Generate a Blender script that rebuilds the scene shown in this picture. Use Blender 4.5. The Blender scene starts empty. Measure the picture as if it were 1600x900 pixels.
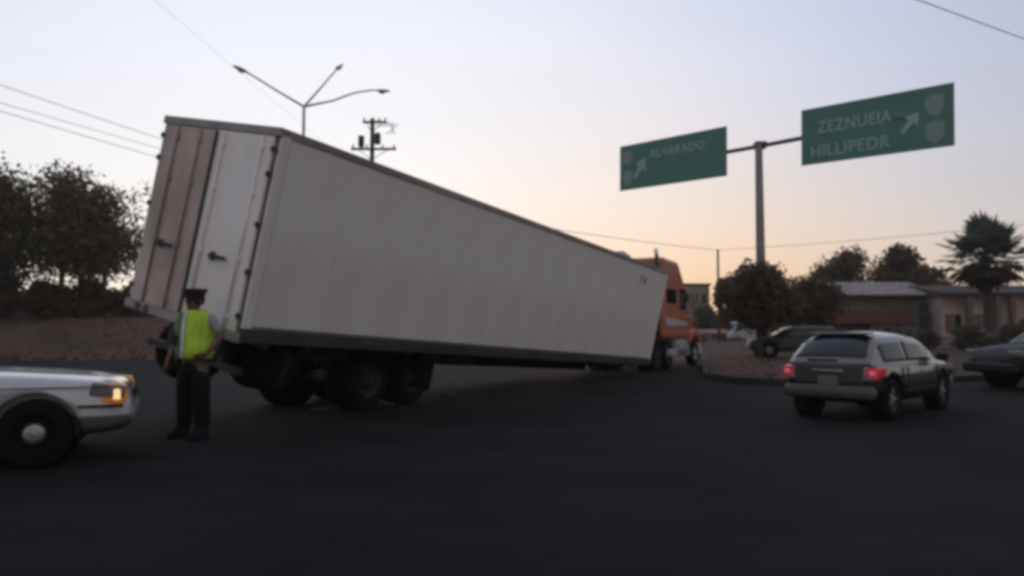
import bpy, bmesh, math, random
from mathutils import Vector, Matrix, Euler, noise
random.seed(7)
R = math.radians
PI = math.pi
sc = bpy.context.scene
C = sc.collection

# ------------------------------------------------------------------ camera
cam_d = bpy.data.cameras.new("camera")
cam = bpy.data.objects.new("camera", cam_d)
C.objects.link(cam)
sc.camera = cam
CAM_Z, FPX, PITCH = 1.4, 1200.0, math.atan(64 / 1200)
cam.location = (0, 0, CAM_Z)
cam.rotation_euler = (R(90) + PITCH, 0, 0)
cam_d.sensor_width = 36
cam_d.lens = 36 * FPX / 1600
cam_d.clip_start = 0.05
cam_d.clip_end = 4000
sc.cycles.filter_width = 4.0

# ------------------------------------------------------------------ sky + sun
SUN_EL, SUN_AZ = 1.5, 8.0        # azimuth from +Y towards +X
GLOW_AZ = -14.0                  # middle of the broad pale after-glow
w = bpy.data.worlds.new("World")
sc.world = w
w.use_nodes = True
nt = w.node_tree
nt.nodes.clear()
def nd(t, **k):
    n = nt.nodes.new(t)
    for a, v in k.items(): setattr(n, a, v)
    return n
def mth(op, a, b=None, c=None):
    n = nd("ShaderNodeMath", operation=op)
    for i, v in enumerate((a, b, c)):
        if v is None: continue
        if isinstance(v, (int, float)): n.inputs[i].default_value = v
        else: nt.links.new(v, n.inputs[i])
    return n.outputs[0]
def vdot(vec):
    n = nd("ShaderNodeVectorMath", operation='DOT_PRODUCT')
    nt.links.new(DIR, n.inputs[0]); n.inputs[1].default_value = vec
    return n.outputs["Value"]
def cmix(f, a, b, bt='MIX'):
    n = nd("ShaderNodeMix", data_type='RGBA', blend_type=bt)
    if isinstance(f, (int, float)): n.inputs["Factor"].default_value = f
    else: nt.links.new(f, n.inputs["Factor"])
    for nm, v in (("A", a), ("B", b)):
        if isinstance(v, tuple): n.inputs[nm].default_value = (*v, 1)
        else: nt.links.new(v, n.inputs[nm])
    return n.outputs["Result"]
DIR = nd("ShaderNodeTexCoord").outputs["Generated"]
def azv(az, el=0.0): return (math.sin(R(az)) * math.cos(R(el)), math.cos(R(az)) * math.cos(R(el)), math.sin(R(el)))
elev = mth('MAXIMUM', vdot((0, 0, 1)), 0.0)
g1_ = vdot(azv(GLOW_AZ, 4)); g2_ = vdot(azv(14, 0))
A_s = mth('POWER', mth('MULTIPLY_ADD', g1_, 0.5, 0.5), 4.0)
B_s = mth('POWER', mth('MULTIPLY_ADD', g1_, -0.5, 0.5), 1.5)      # paler anti-twilight sky opposite the glow
lum = mth('ADD', mth('MULTIPLY_ADD', A_s, 0.79, 0.17), mth('MULTIPLY', B_s, 0.36))
t_ = nd("ShaderNodeMapRange", interpolation_type='SMOOTHSTEP'); nt.links.new(g1_, t_.inputs[0]); t_.inputs[1].default_value = .70; t_.inputs[2].default_value = .985
tint = cmix(t_.outputs[0], (0.82, 0.97, 1.34), (0.945, 0.985, 1.13))
tint = cmix(mth('MINIMUM', mth('MULTIPLY', B_s, 1.3), 1.0), tint, (1.02, 0.97, 1.04))
hz = mth('POWER', 2.718, mth('MULTIPLY', elev, -6.0))
tint = cmix(mth('MULTIPLY', hz, .85), tint, (1.46, 1.28, 0.90))
lobe = mth('MULTIPLY', mth('POWER', mth('MAXIMUM', g2_, 0.0), 14.0), mth('POWER', 2.718, mth('MULTIPLY', elev, -6.5)))
tint = cmix(lobe, tint, (1.26, 0.76, 0.38))
cn = nd("ShaderNodeTexNoise"); cmap = nd("ShaderNodeMapping"); cmap.inputs["Scale"].default_value = (1.2, 1.2, 5)
nt.links.new(DIR, cmap.inputs[0]); nt.links.new(cmap.outputs[0], cn.inputs[0]); cn.inputs["Scale"].default_value = 1.6; cn.inputs["Detail"].default_value = 4
lum = mth('MULTIPLY', lum, mth('MULTIPLY_ADD', cn.outputs[0], 0.10, 0.95))
lc = nd("ShaderNodeCombineColor")
for i in range(3): nt.links.new(lum, lc.inputs[i])
grad = cmix(1.0, tint, lc.outputs[0], 'MULTIPLY')
sky = nd("ShaderNodeTexSky", sky_type='NISHITA', sun_disc=False, sun_elevation=R(SUN_EL), sun_rotation=R(SUN_AZ), altitude=0, air_density=1.0, dust_density=2.0, ozone_density=1.5)
sk2 = nd("ShaderNodeVectorMath", operation='SCALE'); nt.links.new(sky.outputs[0], sk2.inputs[0]); sk2.inputs["Scale"].default_value = 0.003
tot = cmix(1.0, grad, sk2.outputs[0], 'ADD')
bg = nd("ShaderNodeBackground"); bg.inputs[1].default_value = 1.0
wo = nd("ShaderNodeOutputWorld")
nt.links.new(tot, bg.inputs[0])
nt.links.new(bg.outputs[0], wo.inputs[0])

sun_d = bpy.data.lights.new("sun", 'SUN')
sun_d.energy = 0.35
sun_d.angle = R(10)
sun_d.color = (1.0, 0.62, 0.38)
sun = bpy.data.objects.new("sun", sun_d)
C.objects.link(sun)
sdir = Vector((math.sin(R(SUN_AZ)) * math.cos(R(SUN_EL)), math.cos(R(SUN_AZ)) * math.cos(R(SUN_EL)), math.sin(R(SUN_EL))))
sun.rotation_euler = sdir.to_track_quat('Z', 'Y').to_euler()
sun.location = sdir * 200 + Vector((0, 0, 50))

sc.view_settings.view_transform = 'Standard'
sc.view_settings.look = 'None'
sc.view_settings.gamma = 1
sc.view_settings.exposure = 0.0

# ------------------------------------------------------------------ helpers
def at(px, py, Y):
    """world point seen at photo pixel (1600x900) on the vertical plane y = Y"""
    v = Vector(((px - 800) / FPX, (450 - py) / FPX, -1))
    d = Matrix.Rotation(R(90) + PITCH, 3, 'X') @ v
    return Vector((0, 0, CAM_Z)) + d * (Y / d.y)

def gnd(px, py, z=0):
    v = Vector(((px - 800) / FPX, (450 - py) / FPX, -1))
    d = Matrix.Rotation(R(90) + PITCH, 3, 'X') @ v
    return Vector((0, 0, CAM_Z)) + d * ((z - CAM_Z) / d.z)

def mat(name, col, rough=0.6, metal=0.0, var=0.15, scale=8.0, bump=0.0, spec=0.5, emit=None, es=0, col2=None, coat=0, stretch=None, trans=0, soft=False):
    m = bpy.data.materials.new(name)
    m.use_nodes = True
    n = m.node_tree
    p = n.nodes["Principled BSDF"]
    p.inputs["Roughness"].default_value = rough
    p.inputs["Metallic"].default_value = metal
    p.inputs["Specular IOR Level"].default_value = spec
    if coat:
        p.inputs["Coat Weight"].default_value = coat
        p.inputs["Coat Roughness"].default_value = 0.08
    if trans:
        p.inputs["Transmission Weight"].default_value = trans
    tc = n.nodes.new("ShaderNodeTexCoord")
    src = tc.outputs["Object"]
    if stretch:
        mp = n.nodes.new("ShaderNodeMapping")
        mp.inputs["Scale"].default_value = stretch
        n.links.new(src, mp.inputs[0])
        src = mp.outputs[0]
    nz = n.nodes.new("ShaderNodeTexNoise")
    nz.inputs["Scale"].default_value = scale
    nz.inputs["Detail"].default_value = 6
    nz.inputs["Roughness"].default_value = 0.65
    n.links.new(src, nz.inputs["Vector"])
    r = n.nodes.new("ShaderNodeValToRGB")
    c2 = col2 if col2 else tuple(max(0, c * (1 - var * 2)) for c in col)
    c1 = col if col2 else tuple(min(1, c * (1 + var)) for c in col)
    r.color_ramp.elements[0].position = 0.22 if soft else 0.35
    r.color_ramp.elements[1].position = 0.78 if soft else 0.65
    if soft: nz.inputs["Roughness"].default_value = 0.45
    r.color_ramp.elements[0].color = (*c2, 1)
    r.color_ramp.elements[1].color = (*c1, 1)
    n.links.new(nz.outputs[0], r.inputs[0])
    n.links.new(r.outputs[0], p.inputs["Base Color"])
    if bump:
        b = n.nodes.new("ShaderNodeBump")
        b.inputs["Strength"].default_value = bump
        b.inputs["Distance"].default_value = 0.02
        nb = n.nodes.new("ShaderNodeTexNoise")
        nb.inputs["Scale"].default_value = scale * 6
        nb.inputs["Detail"].default_value = 4
        n.links.new(src, nb.inputs["Vector"])
        n.links.new(nb.outputs[0], b.inputs["Height"])
        n.links.new(b.outputs[0], p.inputs["Normal"])
    if emit:
        p.inputs["Emission Color"].default_value = (*emit, 1)
        p.inputs["Emission Strength"].default_value = es
    return m

class MB:
    def __init__(s):
        s.v, s.f, s.sm = [], [], []
    def add(s, vs, fs, M=None, smooth=False):
        o = len(s.v)
        s.v += [tuple(M @ Vector(q)) if M else tuple(q) for q in vs]
        s.f += [tuple(i + o for i in q) for q in fs]
        s.sm += [smooth] * len(fs)
        return s
    def box(s, c, d, M=None):
        x, y, z = (k / 2 for k in d)
        vs = [(c[0] + a * x, c[1] + b * y, c[2] + e * z) for a in (-1, 1) for b in (-1, 1) for e in (-1, 1)]
        return s.add(vs, [(0, 1, 3, 2), (4, 6, 7, 5), (0, 4, 5, 1), (2, 3, 7, 6), (0, 2, 6, 4), (1, 5, 7, 3)], M)
    def tube(s, pts, r, n=8, M=None, cap=True):
        pts = [Vector(p) for p in pts]
        rs = r if isinstance(r, (list, tuple)) else [r] * len(pts)
        vs = []
        for i, p in enumerate(pts):
            t = (pts[min(i + 1, len(pts) - 1)] - pts[max(i - 1, 0)]).normalized()
            up = Vector((0, 0, 1)) if abs(t.z) < 0.95 else Vector((1, 0, 0))
            a = t.cross(up).normalized(); b = t.cross(a)
            for k in range(n):
                an = 2 * PI * k / n
                vs.append(p + (a * math.cos(an) + b * math.sin(an)) * rs[i])
        fs = []
        for i in range(len(pts) - 1):
            for k in range(n):
                fs.append((i * n + k, i * n + (k + 1) % n, (i + 1) * n + (k + 1) % n, (i + 1) * n + k))
        s.add(vs, fs, M, True)
        if cap:
            o = len(s.v) - len(vs)
            s.f.append(tuple(o + k for k in range(n))); s.sm.append(False)
            s.f.append(tuple(o + (len(pts) - 1) * n + n - 1 - k for k in range(n))); s.sm.append(False)
        return s
    def lathe(s, prof, n=24, M=None, axis='Y'):
        """prof: (r, h) pairs round the axis"""
        vs = []
        for r, h in prof:
            for k in range(n):
                a = 2 * PI * k / n
                if axis == 'Y': vs.append((r * math.cos(a), h, r * math.sin(a)))
                else: vs.append((r * math.cos(a), r * math.sin(a), h))
        fs = []
        m = len(prof)
        for i in range(m - 1):
            for k in range(n):
                fs.append((i * n + k, i * n + (k + 1) % n, (i + 1) * n + (k + 1) % n, (i + 1) * n + k))
        s.add(vs, fs, M, True)
        return s
    def prism(s, poly, y0, y1, M=None, axis='Y'):
        """poly in xz, extruded in y (or poly in xy, extruded in z)"""
        n = len(poly)
        if axis == 'Y': vs = [(p[0], y0, p[1]) for p in poly] + [(p[0], y1, p[1]) for p in poly]
        else: vs = [(p[0], p[1], y0) for p in poly] + [(p[0], p[1], y1) for p in poly]
        fs = [tuple(range(n)), tuple(range(2 * n - 1, n - 1, -1))]
        fs += [(k, k + n, (k + 1) % n + n, (k + 1) % n) for k in range(n)]
        return s.add(vs, fs, M)
    def build(s, name, m, parent=None, bevel=0, seg=2, sub=0, fix=True):
        me = bpy.data.meshes.new(name)
        me.from_pydata(s.v, [], s.f)
        if fix:
            b = bmesh.new(); b.from_mesh(me)
            sm = {f.index: x for f, x in zip(b.faces, s.sm)}
            bmesh.ops.recalc_face_normals(b, faces=b.faces)
            b.to_mesh(me); b.free()
        for p, x in zip(me.polygons, s.sm): p.use_smooth = x or bevel > 0 or sub > 0
        me.materials.append(m)
        o = bpy.data.objects.new(name, me)
        C.objects.link(o)
        if parent: o.parent = parent
        if bevel:
            md = o.modifiers.new("bevel", 'BEVEL'); md.width = bevel; md.segments = seg; md.limit_method = 'ANGLE'; md.angle_limit = R(30)
            md.harden_normals = False
            o.modifiers.new("wn", 'WEIGHTED_NORMAL')
        if sub:
            md = o.modifiers.new("sub", 'SUBSURF'); md.levels = sub; md.render_levels = sub
        return o

def thing(name, label, cat, loc=(0, 0, 0), rz=0, group=None, rot=None):
    o = bpy.data.objects.new(name, None)
    C.objects.link(o)
    o.empty_display_size = 0.3
    o.location = loc
    o.rotation_euler = rot if rot else (0, 0, rz)
    tag(o, label, cat, group)
    return o
def tag(o, label=None, cat=None, group=None, kind=None):
    if label: o['label'] = label
    if cat: o['category'] = cat
    if group: o['group'] = group
    if kind: o['kind'] = kind
    return o
def kids(o): return [x for x in bpy.data.objects if x.parent == o]
def copy_tree(o, parent=None):
    c = o.copy(); C.objects.link(c)
    if parent: c.parent = parent
    for ch in kids(o): copy_tree(ch, c)
    return c
def text_mesh(body, size, m, parent, name, M, depth=0.004, squash=1):
    cu = bpy.data.curves.new(name, 'FONT'); cu.body = body; cu.size = size; cu.extrude = depth; cu.offset = size * 0.012
    cu.space_character = 1.1
    t = bpy.data.objects.new(name, cu); C.objects.link(t)
    bpy.context.view_layer.update()
    me = bpy.data.meshes.new_from_object(t.evaluated_get(bpy.context.evaluated_depsgraph_get()))
    bpy.data.objects.remove(t)
    me.transform(M @ Matrix.Scale(squash, 4, (1, 0, 0)))
    me.materials.clear(); me.materials.append(m)
    o = bpy.data.objects.new(name, me); C.objects.link(o); o.parent = parent
    return o
def bake_bool(o, cutters):
    for c in cutters:
        md = o.modifiers.new("cut", 'BOOLEAN'); md.operation = 'DIFFERENCE'; md.object = c; md.solver = 'EXACT'
    bpy.context.view_layer.update()
    me = bpy.data.meshes.new_from_object(o.evaluated_get(bpy.context.evaluated_depsgraph_get()))
    o.modifiers.clear(); o.data = me
    for c in cutters: bpy.data.objects.remove(c)

# ------------------------------------------------------------------ materials
M_asphalt = mat("asphalt", (0.0100, 0.0102, 0.0122), 0.95, var=0.2, scale=0.45, bump=0.5, spec=0.12)
def asphalt_detail(m):
    n = m.node_tree; p = n.nodes["Principled BSDF"]; src = p.inputs["Base Color"].links[0].from_socket
    tc = n.nodes.new("ShaderNodeTexCoord")
    wn = n.nodes.new("ShaderNodeTexNoise"); wn.inputs["Scale"].default_value = .9; wn.inputs["Detail"].default_value = 3
    n.links.new(tc.outputs["Object"], wn.inputs["Vector"])
    add = n.nodes.new("ShaderNodeVectorMath"); add.operation = 'MULTIPLY_ADD'; add.inputs[1].default_value = (.9, .9, .9)
    n.links.new(wn.outputs["Color"], add.inputs[0]); n.links.new(tc.outputs["Object"], add.inputs[2])
    v = n.nodes.new("ShaderNodeTexVoronoi"); v.feature = 'DISTANCE_TO_EDGE'; v.inputs["Scale"].default_value = .28
    n.links.new(add.outputs[0], v.inputs["Vector"])
    r = n.nodes.new("ShaderNodeMapRange"); r.inputs[1].default_value = 0.0; r.inputs[2].default_value = .012; r.inputs[3].default_value = .78; r.inputs[4].default_value = 1.0
    n.links.new(v.outputs["Distance"], r.inputs[0])
    mp = n.nodes.new("ShaderNodeMapping"); mp.inputs["Rotation"].default_value = (0, 0, R(-20)); mp.inputs["Scale"].default_value = (.10, .9, 1)
    n.links.new(tc.outputs["Object"], mp.inputs[0])
    st = n.nodes.new("ShaderNodeTexNoise"); st.inputs["Scale"].default_value = .8; st.inputs["Detail"].default_value = 5; n.links.new(mp.outputs[0], st.inputs["Vector"])
    r2 = n.nodes.new("ShaderNodeMapRange"); r2.inputs[1].default_value = .35; r2.inputs[2].default_value = .7; r2.inputs[3].default_value = .75; r2.inputs[4].default_value = 1.55
    n.links.new(st.outputs[0], r2.inputs[0])
    mu = n.nodes.new("ShaderNodeMath"); mu.operation = 'MULTIPLY'; n.links.new(r.outputs[0], mu.inputs[0]); n.links.new(r2.outputs[0], mu.inputs[1])
    sc_ = n.nodes.new("ShaderNodeVectorMath"); sc_.operation = 'SCALE'; n.links.new(src, sc_.inputs[0]); n.links.new(mu.outputs[0], sc_.inputs["Scale"])
    n.links.new(sc_.outputs[0], p.inputs["Base Color"])
asphalt_detail(M_asphalt)
M_dirt = mat("dry_dirt", (0.125, 0.082, 0.06), 0.95, scale=0.35, bump=0.0, spec=0.1, soft=True, col2=(0.07, 0.05, 0.038))
M_median = mat("median_soil", (0.115, 0.065, 0.05), 0.95, scale=0.3, bump=0.0, spec=0.1, soft=True, col2=(0.06, 0.044, 0.034))
M_kerb = mat("kerb_concrete", (0.045, 0.038, 0.036), 1.0, scale=3, bump=0.3)
M_tyre = mat("tyre_rubber", (0.006, 0.006, 0.007), 0.95, scale=20, spec=0.2)
M_black = mat("black_plastic", (0.012, 0.012, 0.013), 0.6, spec=0.3)
M_dsteel = mat("dark_steel", (0.03, 0.03, 0.032), 0.65, scale=6)
M_rimgrey = mat("wheel_steel", (0.32, 0.32, 0.33), 0.4, metal=0.7, scale=8)
M_rimdirty = mat("dirty_wheel_steel", (0.028, 0.027, 0.026), 0.8, metal=0.1, scale=9)
M_glass = mat("car_glass", (0.010, 0.012, 0.016), 0.08, spec=0.6, var=0.02)
M_chrome = mat("chrome", (0.6, 0.6, 0.6), 0.15, metal=1.0)
M_white_paint = mat("white_car_paint", (0.50, 0.50, 0.56), 0.3, var=0.03, scale=2, coat=0.6)
M_silver_paint = mat("silver_car_paint", (0.19, 0.188, 0.185), 0.32, metal=0.35, var=0.04, scale=2, coat=0.6)
M_dark_paint = mat("dark_car_paint", (0.008, 0.007, 0.008), 0.6, var=0.03, coat=0.1, spec=0.25)
M_grey_paint = mat("grey_car_paint", (0.05, 0.06, 0.07), 0.6, var=0.03, coat=0.0, spec=.3)
M_red_paint = mat("orange_red_truck_paint", (0.42, 0.12, 0.06), 0.5, var=0.08, scale=2, coat=0.4)
M_tan_plastic = mat("grey_bumper_plastic", (0.095, 0.082, 0.07), 0.55, var=0.08)
M_tail = mat("red_tail_lamp", (0.45, 0.01, 0.03), 0.15, emit=(1.0, 0.05, 0.08), es=0.10)
M_tail_lit = mat("lit_red_tail_lamp", (0.5, 0.02, 0.05), 0.15, emit=(1.0, 0.04, 0.09), es=0.09)
M_tail_bulb = mat("lit_red_bulb", (0.6, 0.1, 0.15), 0.2, emit=(1.0, 0.18, 0.28), es=0.34)
M_amber = mat("amber_turn_lamp", (0.6, 0.22, 0.03), 0.15, emit=(1.0, 0.40, 0.06), es=0.10)
M_bulb = mat("lit_bulb", (0.8, 0.6, 0.3), 0.2, emit=(1.0, 0.66, 0.34), es=0.9)
M_lampglass = mat("lamp_glass", (0.16, 0.16, 0.17), 0.2, var=0.03)
M_galv = mat("galvanised_steel", (0.30, 0.30, 0.31), 0.55, metal=0.3, scale=3)
M_polebrown = mat("sign_pole_steel", (0.22, 0.20, 0.195), 0.6, scale=3)
M_signgreen = mat("green_sign_sheeting", (0.060, 0.205, 0.175), 0.45, var=0.08, scale=1)
M_signwhite = mat("white_sign_sheeting", (0.30, 0.42, 0.42), 0.45, var=0.05)
M_wood = mat("weathered_pole_wood", (0.09, 0.075, 0.06), 0.9, scale=5, bump=0.3)
M_cable = mat("cable", (0.03, 0.03, 0.035), 0.7)
M_bark = mat("bark", (0.075, 0.055, 0.04), 0.95, scale=6, bump=0.6)

def leafmat(name, a, b, tr=0.45):
    m = mat(name, a, 0.8, scale=1.3, col2=b, spec=0.1)
    n = m.node_tree; p = n.nodes["Principled BSDF"]; out = n.nodes["Material Output"]
    t = n.nodes.new("ShaderNodeBsdfTranslucent"); mx = n.nodes.new("ShaderNodeMixShader"); mx.inputs[0].default_value = tr
    n.links.new(p.inputs["Base Color"].links[0].from_socket, t.inputs[0])
    n.links.new(p.outputs[0], mx.inputs[1]); n.links.new(t.outputs[0], mx.inputs[2]); n.links.new(mx.outputs[0], out.inputs[0])
    return m
M_leaf_l = leafmat("olive_leaves", (0.20, 0.17, 0.105), (0.11, 0.10, 0.065))
M_leaf_g = leafmat("dark_green_leaves", (0.15, 0.125, 0.085), (0.08, 0.07, 0.05))
M_leaf_b = leafmat("brown_green_leaves", (0.15, 0.112, 0.075), (0.08, 0.062, 0.045))
M_palm = leafmat("palm_leaves", (0.13, 0.155, 0.135), (0.08, 0.09, 0.08))
M_deadpalm = leafmat("dry_palm_leaves", (0.10, 0.07, 0.05), (0.05, 0.036, 0.026))
M_grass = leafmat("dry_grass", (0.075, 0.055, 0.042), (0.06, 0.047, 0.036), 0.05)

# trailer skins: white paint with dust, scuffs and rain streaks
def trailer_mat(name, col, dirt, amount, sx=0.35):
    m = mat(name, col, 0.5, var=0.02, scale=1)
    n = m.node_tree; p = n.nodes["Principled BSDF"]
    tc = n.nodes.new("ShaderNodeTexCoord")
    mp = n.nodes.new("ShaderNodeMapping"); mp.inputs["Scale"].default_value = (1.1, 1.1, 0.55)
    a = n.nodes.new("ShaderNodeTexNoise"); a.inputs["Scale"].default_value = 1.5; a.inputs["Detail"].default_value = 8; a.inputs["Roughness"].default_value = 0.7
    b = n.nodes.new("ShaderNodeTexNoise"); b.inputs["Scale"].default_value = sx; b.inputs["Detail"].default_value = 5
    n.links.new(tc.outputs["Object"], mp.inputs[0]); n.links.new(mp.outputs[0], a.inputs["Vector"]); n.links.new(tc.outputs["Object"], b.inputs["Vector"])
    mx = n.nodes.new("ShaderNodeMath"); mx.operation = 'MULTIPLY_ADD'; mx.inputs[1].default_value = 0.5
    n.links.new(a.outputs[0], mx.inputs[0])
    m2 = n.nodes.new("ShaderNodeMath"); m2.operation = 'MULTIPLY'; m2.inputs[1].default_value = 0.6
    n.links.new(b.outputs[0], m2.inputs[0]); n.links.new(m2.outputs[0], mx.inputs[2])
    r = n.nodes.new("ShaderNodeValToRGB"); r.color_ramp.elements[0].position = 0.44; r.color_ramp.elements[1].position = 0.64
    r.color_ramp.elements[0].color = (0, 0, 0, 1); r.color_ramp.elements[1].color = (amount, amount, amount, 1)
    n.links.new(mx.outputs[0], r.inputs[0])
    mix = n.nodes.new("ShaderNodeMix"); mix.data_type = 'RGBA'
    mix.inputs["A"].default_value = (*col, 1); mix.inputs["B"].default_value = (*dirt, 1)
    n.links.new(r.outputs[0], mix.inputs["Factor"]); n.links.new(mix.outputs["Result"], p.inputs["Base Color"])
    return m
M_tside = trailer_mat("dusty_white_trailer_side", (0.71, 0.695, 0.705), (0.58, 0.55, 0.53), 0.7)
M_tdoor = trailer_mat("pale_grey_door", (0.82, 0.80, 0.82), (0.64, 0.60, 0.60), 0.6, 0.8)
M_tdoor2 = trailer_mat("dirty_brownish_door", (0.56, 0.46, 0.43), (0.34, 0.26, 0.24), 0.9, 0.9)
M_trail = trailer_mat("grimy_rail", (0.36, 0.33, 0.33), (0.17, 0.15, 0.145), 0.9)
M_trail_low = trailer_mat("shaded_bottom_rail", (0.065, 0.06, 0.064), (0.03, 0.028, 0.03), 0.9)  # bottom rail, with the shade along it put into the dark colour
M_troof = trailer_mat("trailer_roof", (0.25, 0.24, 0.25), (0.15, 0.14, 0.14), 0.9)

# ------------------------------------------------------------------ ground and road
def sheet(name, poly, z, m, thick=0.0, kind='structure', sub=0):
    b = MB()
    if thick: b.prism(poly, z - thick, z, axis='Z')
    else: b.add([(x, y, z) for x, y in poly], [tuple(range(len(poly)))])
    o = b.build(name, m)
    tag(o, kind=kind)
    if not thick:
        if o.data.polygons[0].normal.z < 0: o.data.flip_normals()
    return o
# one sheet to the horizon
sheet('ground', [(-330, -120), (330, -120), (330, 420), (-330, 420)], 0, M_dirt)
# asphalt: the junction area and the carriageways leaving it
sheet('road', [(-70, -40), (60, -40), (60, 36), (46, 41), (30, 44), (60, 190), (34, 190), (24, 98), (8, 34.5), (-70, 34.5)], 0.004, M_asphalt)

# raised median island in the middle of the junction
isl = [(5.7, 22.0), (6.0, 20.2), (7.0, 19.3), (14.0, 21.6), (22.5, 27.5), (30, 36), (34, 60), (36, 100), (25.5, 100), (12.3, 50)]
b = MB(); b.prism(isl, 0.0, 0.13, axis='Z')
median = b.build('median', M_median); tag(median, kind='structure')
def kerb_run(parent_name, pts, label, closed=False, w_=0.18, h=0.16, step=1.6, maxn=60):
    """kerb stones laid one by one along a line; a thing of its own"""
    root = thing(parent_name, label, 'kerb', (pts[0][0], pts[0][1], 0))
    L0 = Vector((pts[0][0], pts[0][1], 0))
    cnt = 0
    base = None
    for a, c in zip(pts[:-1], pts[1:]):
        a = Vector((a[0], a[1], 0)); c = Vector((c[0], c[1], 0))
        d = c - a; L = d.length; n = max(1, round(L / step)); ang = math.atan2(d.y, d.x)
        for k in range(n):
            if cnt >= maxn: return root
            p = a + d * ((k + 0.5) / n)
            if base is None:
                q = MB(); q.box((0, 0, h / 2), (1, w_, h)); base = q.build('kerb_stone', M_kerb, root, bevel=0.015)
                o = base
            else:
                o = base.copy(); C.objects.link(o); o.parent = root
            o.location = p - L0 + Vector((0, 0, random.uniform(-0.008, 0.004)))
            o.rotation_euler = (0, 0, ang + random.uniform(-.01, .01))
            o.scale = (L / n - 0.025, 1, 1)
            cnt += 1
    return root
kerb_run('kerb', [(22.4, 27.3), (14.0, 21.4), (7.0, 19.1), (5.9, 20.05), (5.55, 22.0), (12.1, 49.0)], 'low worn concrete kerb round the near end of the brown median')

# embankment on the left of the road
def bank():
    nx, ny = 60, 26
    vs, fs = [], []
    for j in range(ny):
        for i in range(nx):
            x = -75 + 72 * i / (nx - 1)
            y = 34 + 60 * (j / (ny - 1)) ** 1.4
            t = min(1, (y - 34) / 11); t = t * t * (3 - 2 * t)
            e = min(1, max(0, (-3 - x) / 8))
            z = t * e * (2.0 + 0.35 * noise.noise(Vector((x * .12, y * .12, 3)))) + 0.12 * noise.noise(Vector((x * .5, y * .5, 0))) * t * e
            vs.append((x, y, z - 0.02 + 0.03 * min(1, t * 8)))
    for j in range(ny - 1):
        for i in range(nx - 1):
            a = j * nx + i
            fs.append((a, a + 1, a + nx + 1, a + nx))
    b = MB(); b.add(vs, fs, None, True)
    o = b.build('embankment', M_dirt); tag(o, kind='structure')
bank()

# dry grass tufts on the bank and the median
def tufts(name, label, region, n, hmax, m):
    vs, fs = [], []
    for _ in range(n):
        x, y, z = region()
        for _k in range(4):
            a = random.uniform(0, 2 * PI); h = hmax * random.uniform(.4, 1); ww = .03
            dx, dy = math.cos(a) * ww, math.sin(a) * ww
            lx, ly = random.uniform(-.15, .15), random.uniform(-.15, .15)
            o = len(vs)
            vs += [(x - dx, y - dy, z - .02), (x + dx, y + dy, z - .02), (x + lx, y + ly, z + h)]
            fs.append((o, o + 1, o + 2))
    b = MB(); b.add(vs, fs)
    o = b.build(name, m, fix=False); tag(o, label, 'grass', kind='stuff')
def bank_z(x, y):
    t = min(1, (y - 34) / 11); t = t * t * (3 - 2 * t); e = min(1, max(0, (-3 - x) / 8))
    return t * e * (2.0 + 0.35 * noise.noise(Vector((x * .12, y * .12, 3)))) + 0.12 * noise.noise(Vector((x * .5, y * .5, 0))) * t * e
def rb():
    x = random.uniform(-42, -5); y = 34.5 + random.random() ** 1.5 * 16
    return x, y, bank_z(x, y)
tufts('dry_grass', 'patchy dry grass growing on the dirt bank behind the white car', rb, 2600, .16, M_grass)
def rm():
    y = random.uniform(19.5, 60); a = 5.3 + (y - 19.5) * .235; c = min(14 + (y - 21) * 1.2, 32)
    while True:
        x = random.uniform(a, c)
        if (x - 6.4) * .36 + 19.2 < y or x < 6: return x, y, .13
tufts('dry_grass', 'sparse dry weeds on the brown median island', rm, 700, .07, M_grass)

# ------------------------------------------------------------------ semi-trailer
M_dull_red = mat("dusty_red_lens", (0.12, 0.02, 0.02), 0.5)
M_dull_amber = mat("dusty_amber_lens", (0.16, 0.08, 0.03), 0.5)
TR = (3.46, 11.96, 59.37)
TL, TW, TH = 15.45, 2.6, 2.94
trailer = thing('semi_trailer', 'long dusty white box trailer leaning over, tilted with its nose down on the road', 'trailer', (-3.666, 10.313, 1.216))
trailer.rotation_mode = 'XYZ'
Mt = Matrix.Rotation(R(TR[2]), 4, 'Z') @ Matrix.Rotation(R(TR[0]), 4, 'Y') @ Matrix.Rotation(R(TR[1]), 4, 'X')
trailer.rotation_euler = Mt.to_euler('XYZ')
T3 = Mt.to_3x3()
Ti = T3.inverted()
t0 = Vector(trailer.location)
def tl(p): return Ti @ (Vector(p) - t0)      # world -> trailer local
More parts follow.
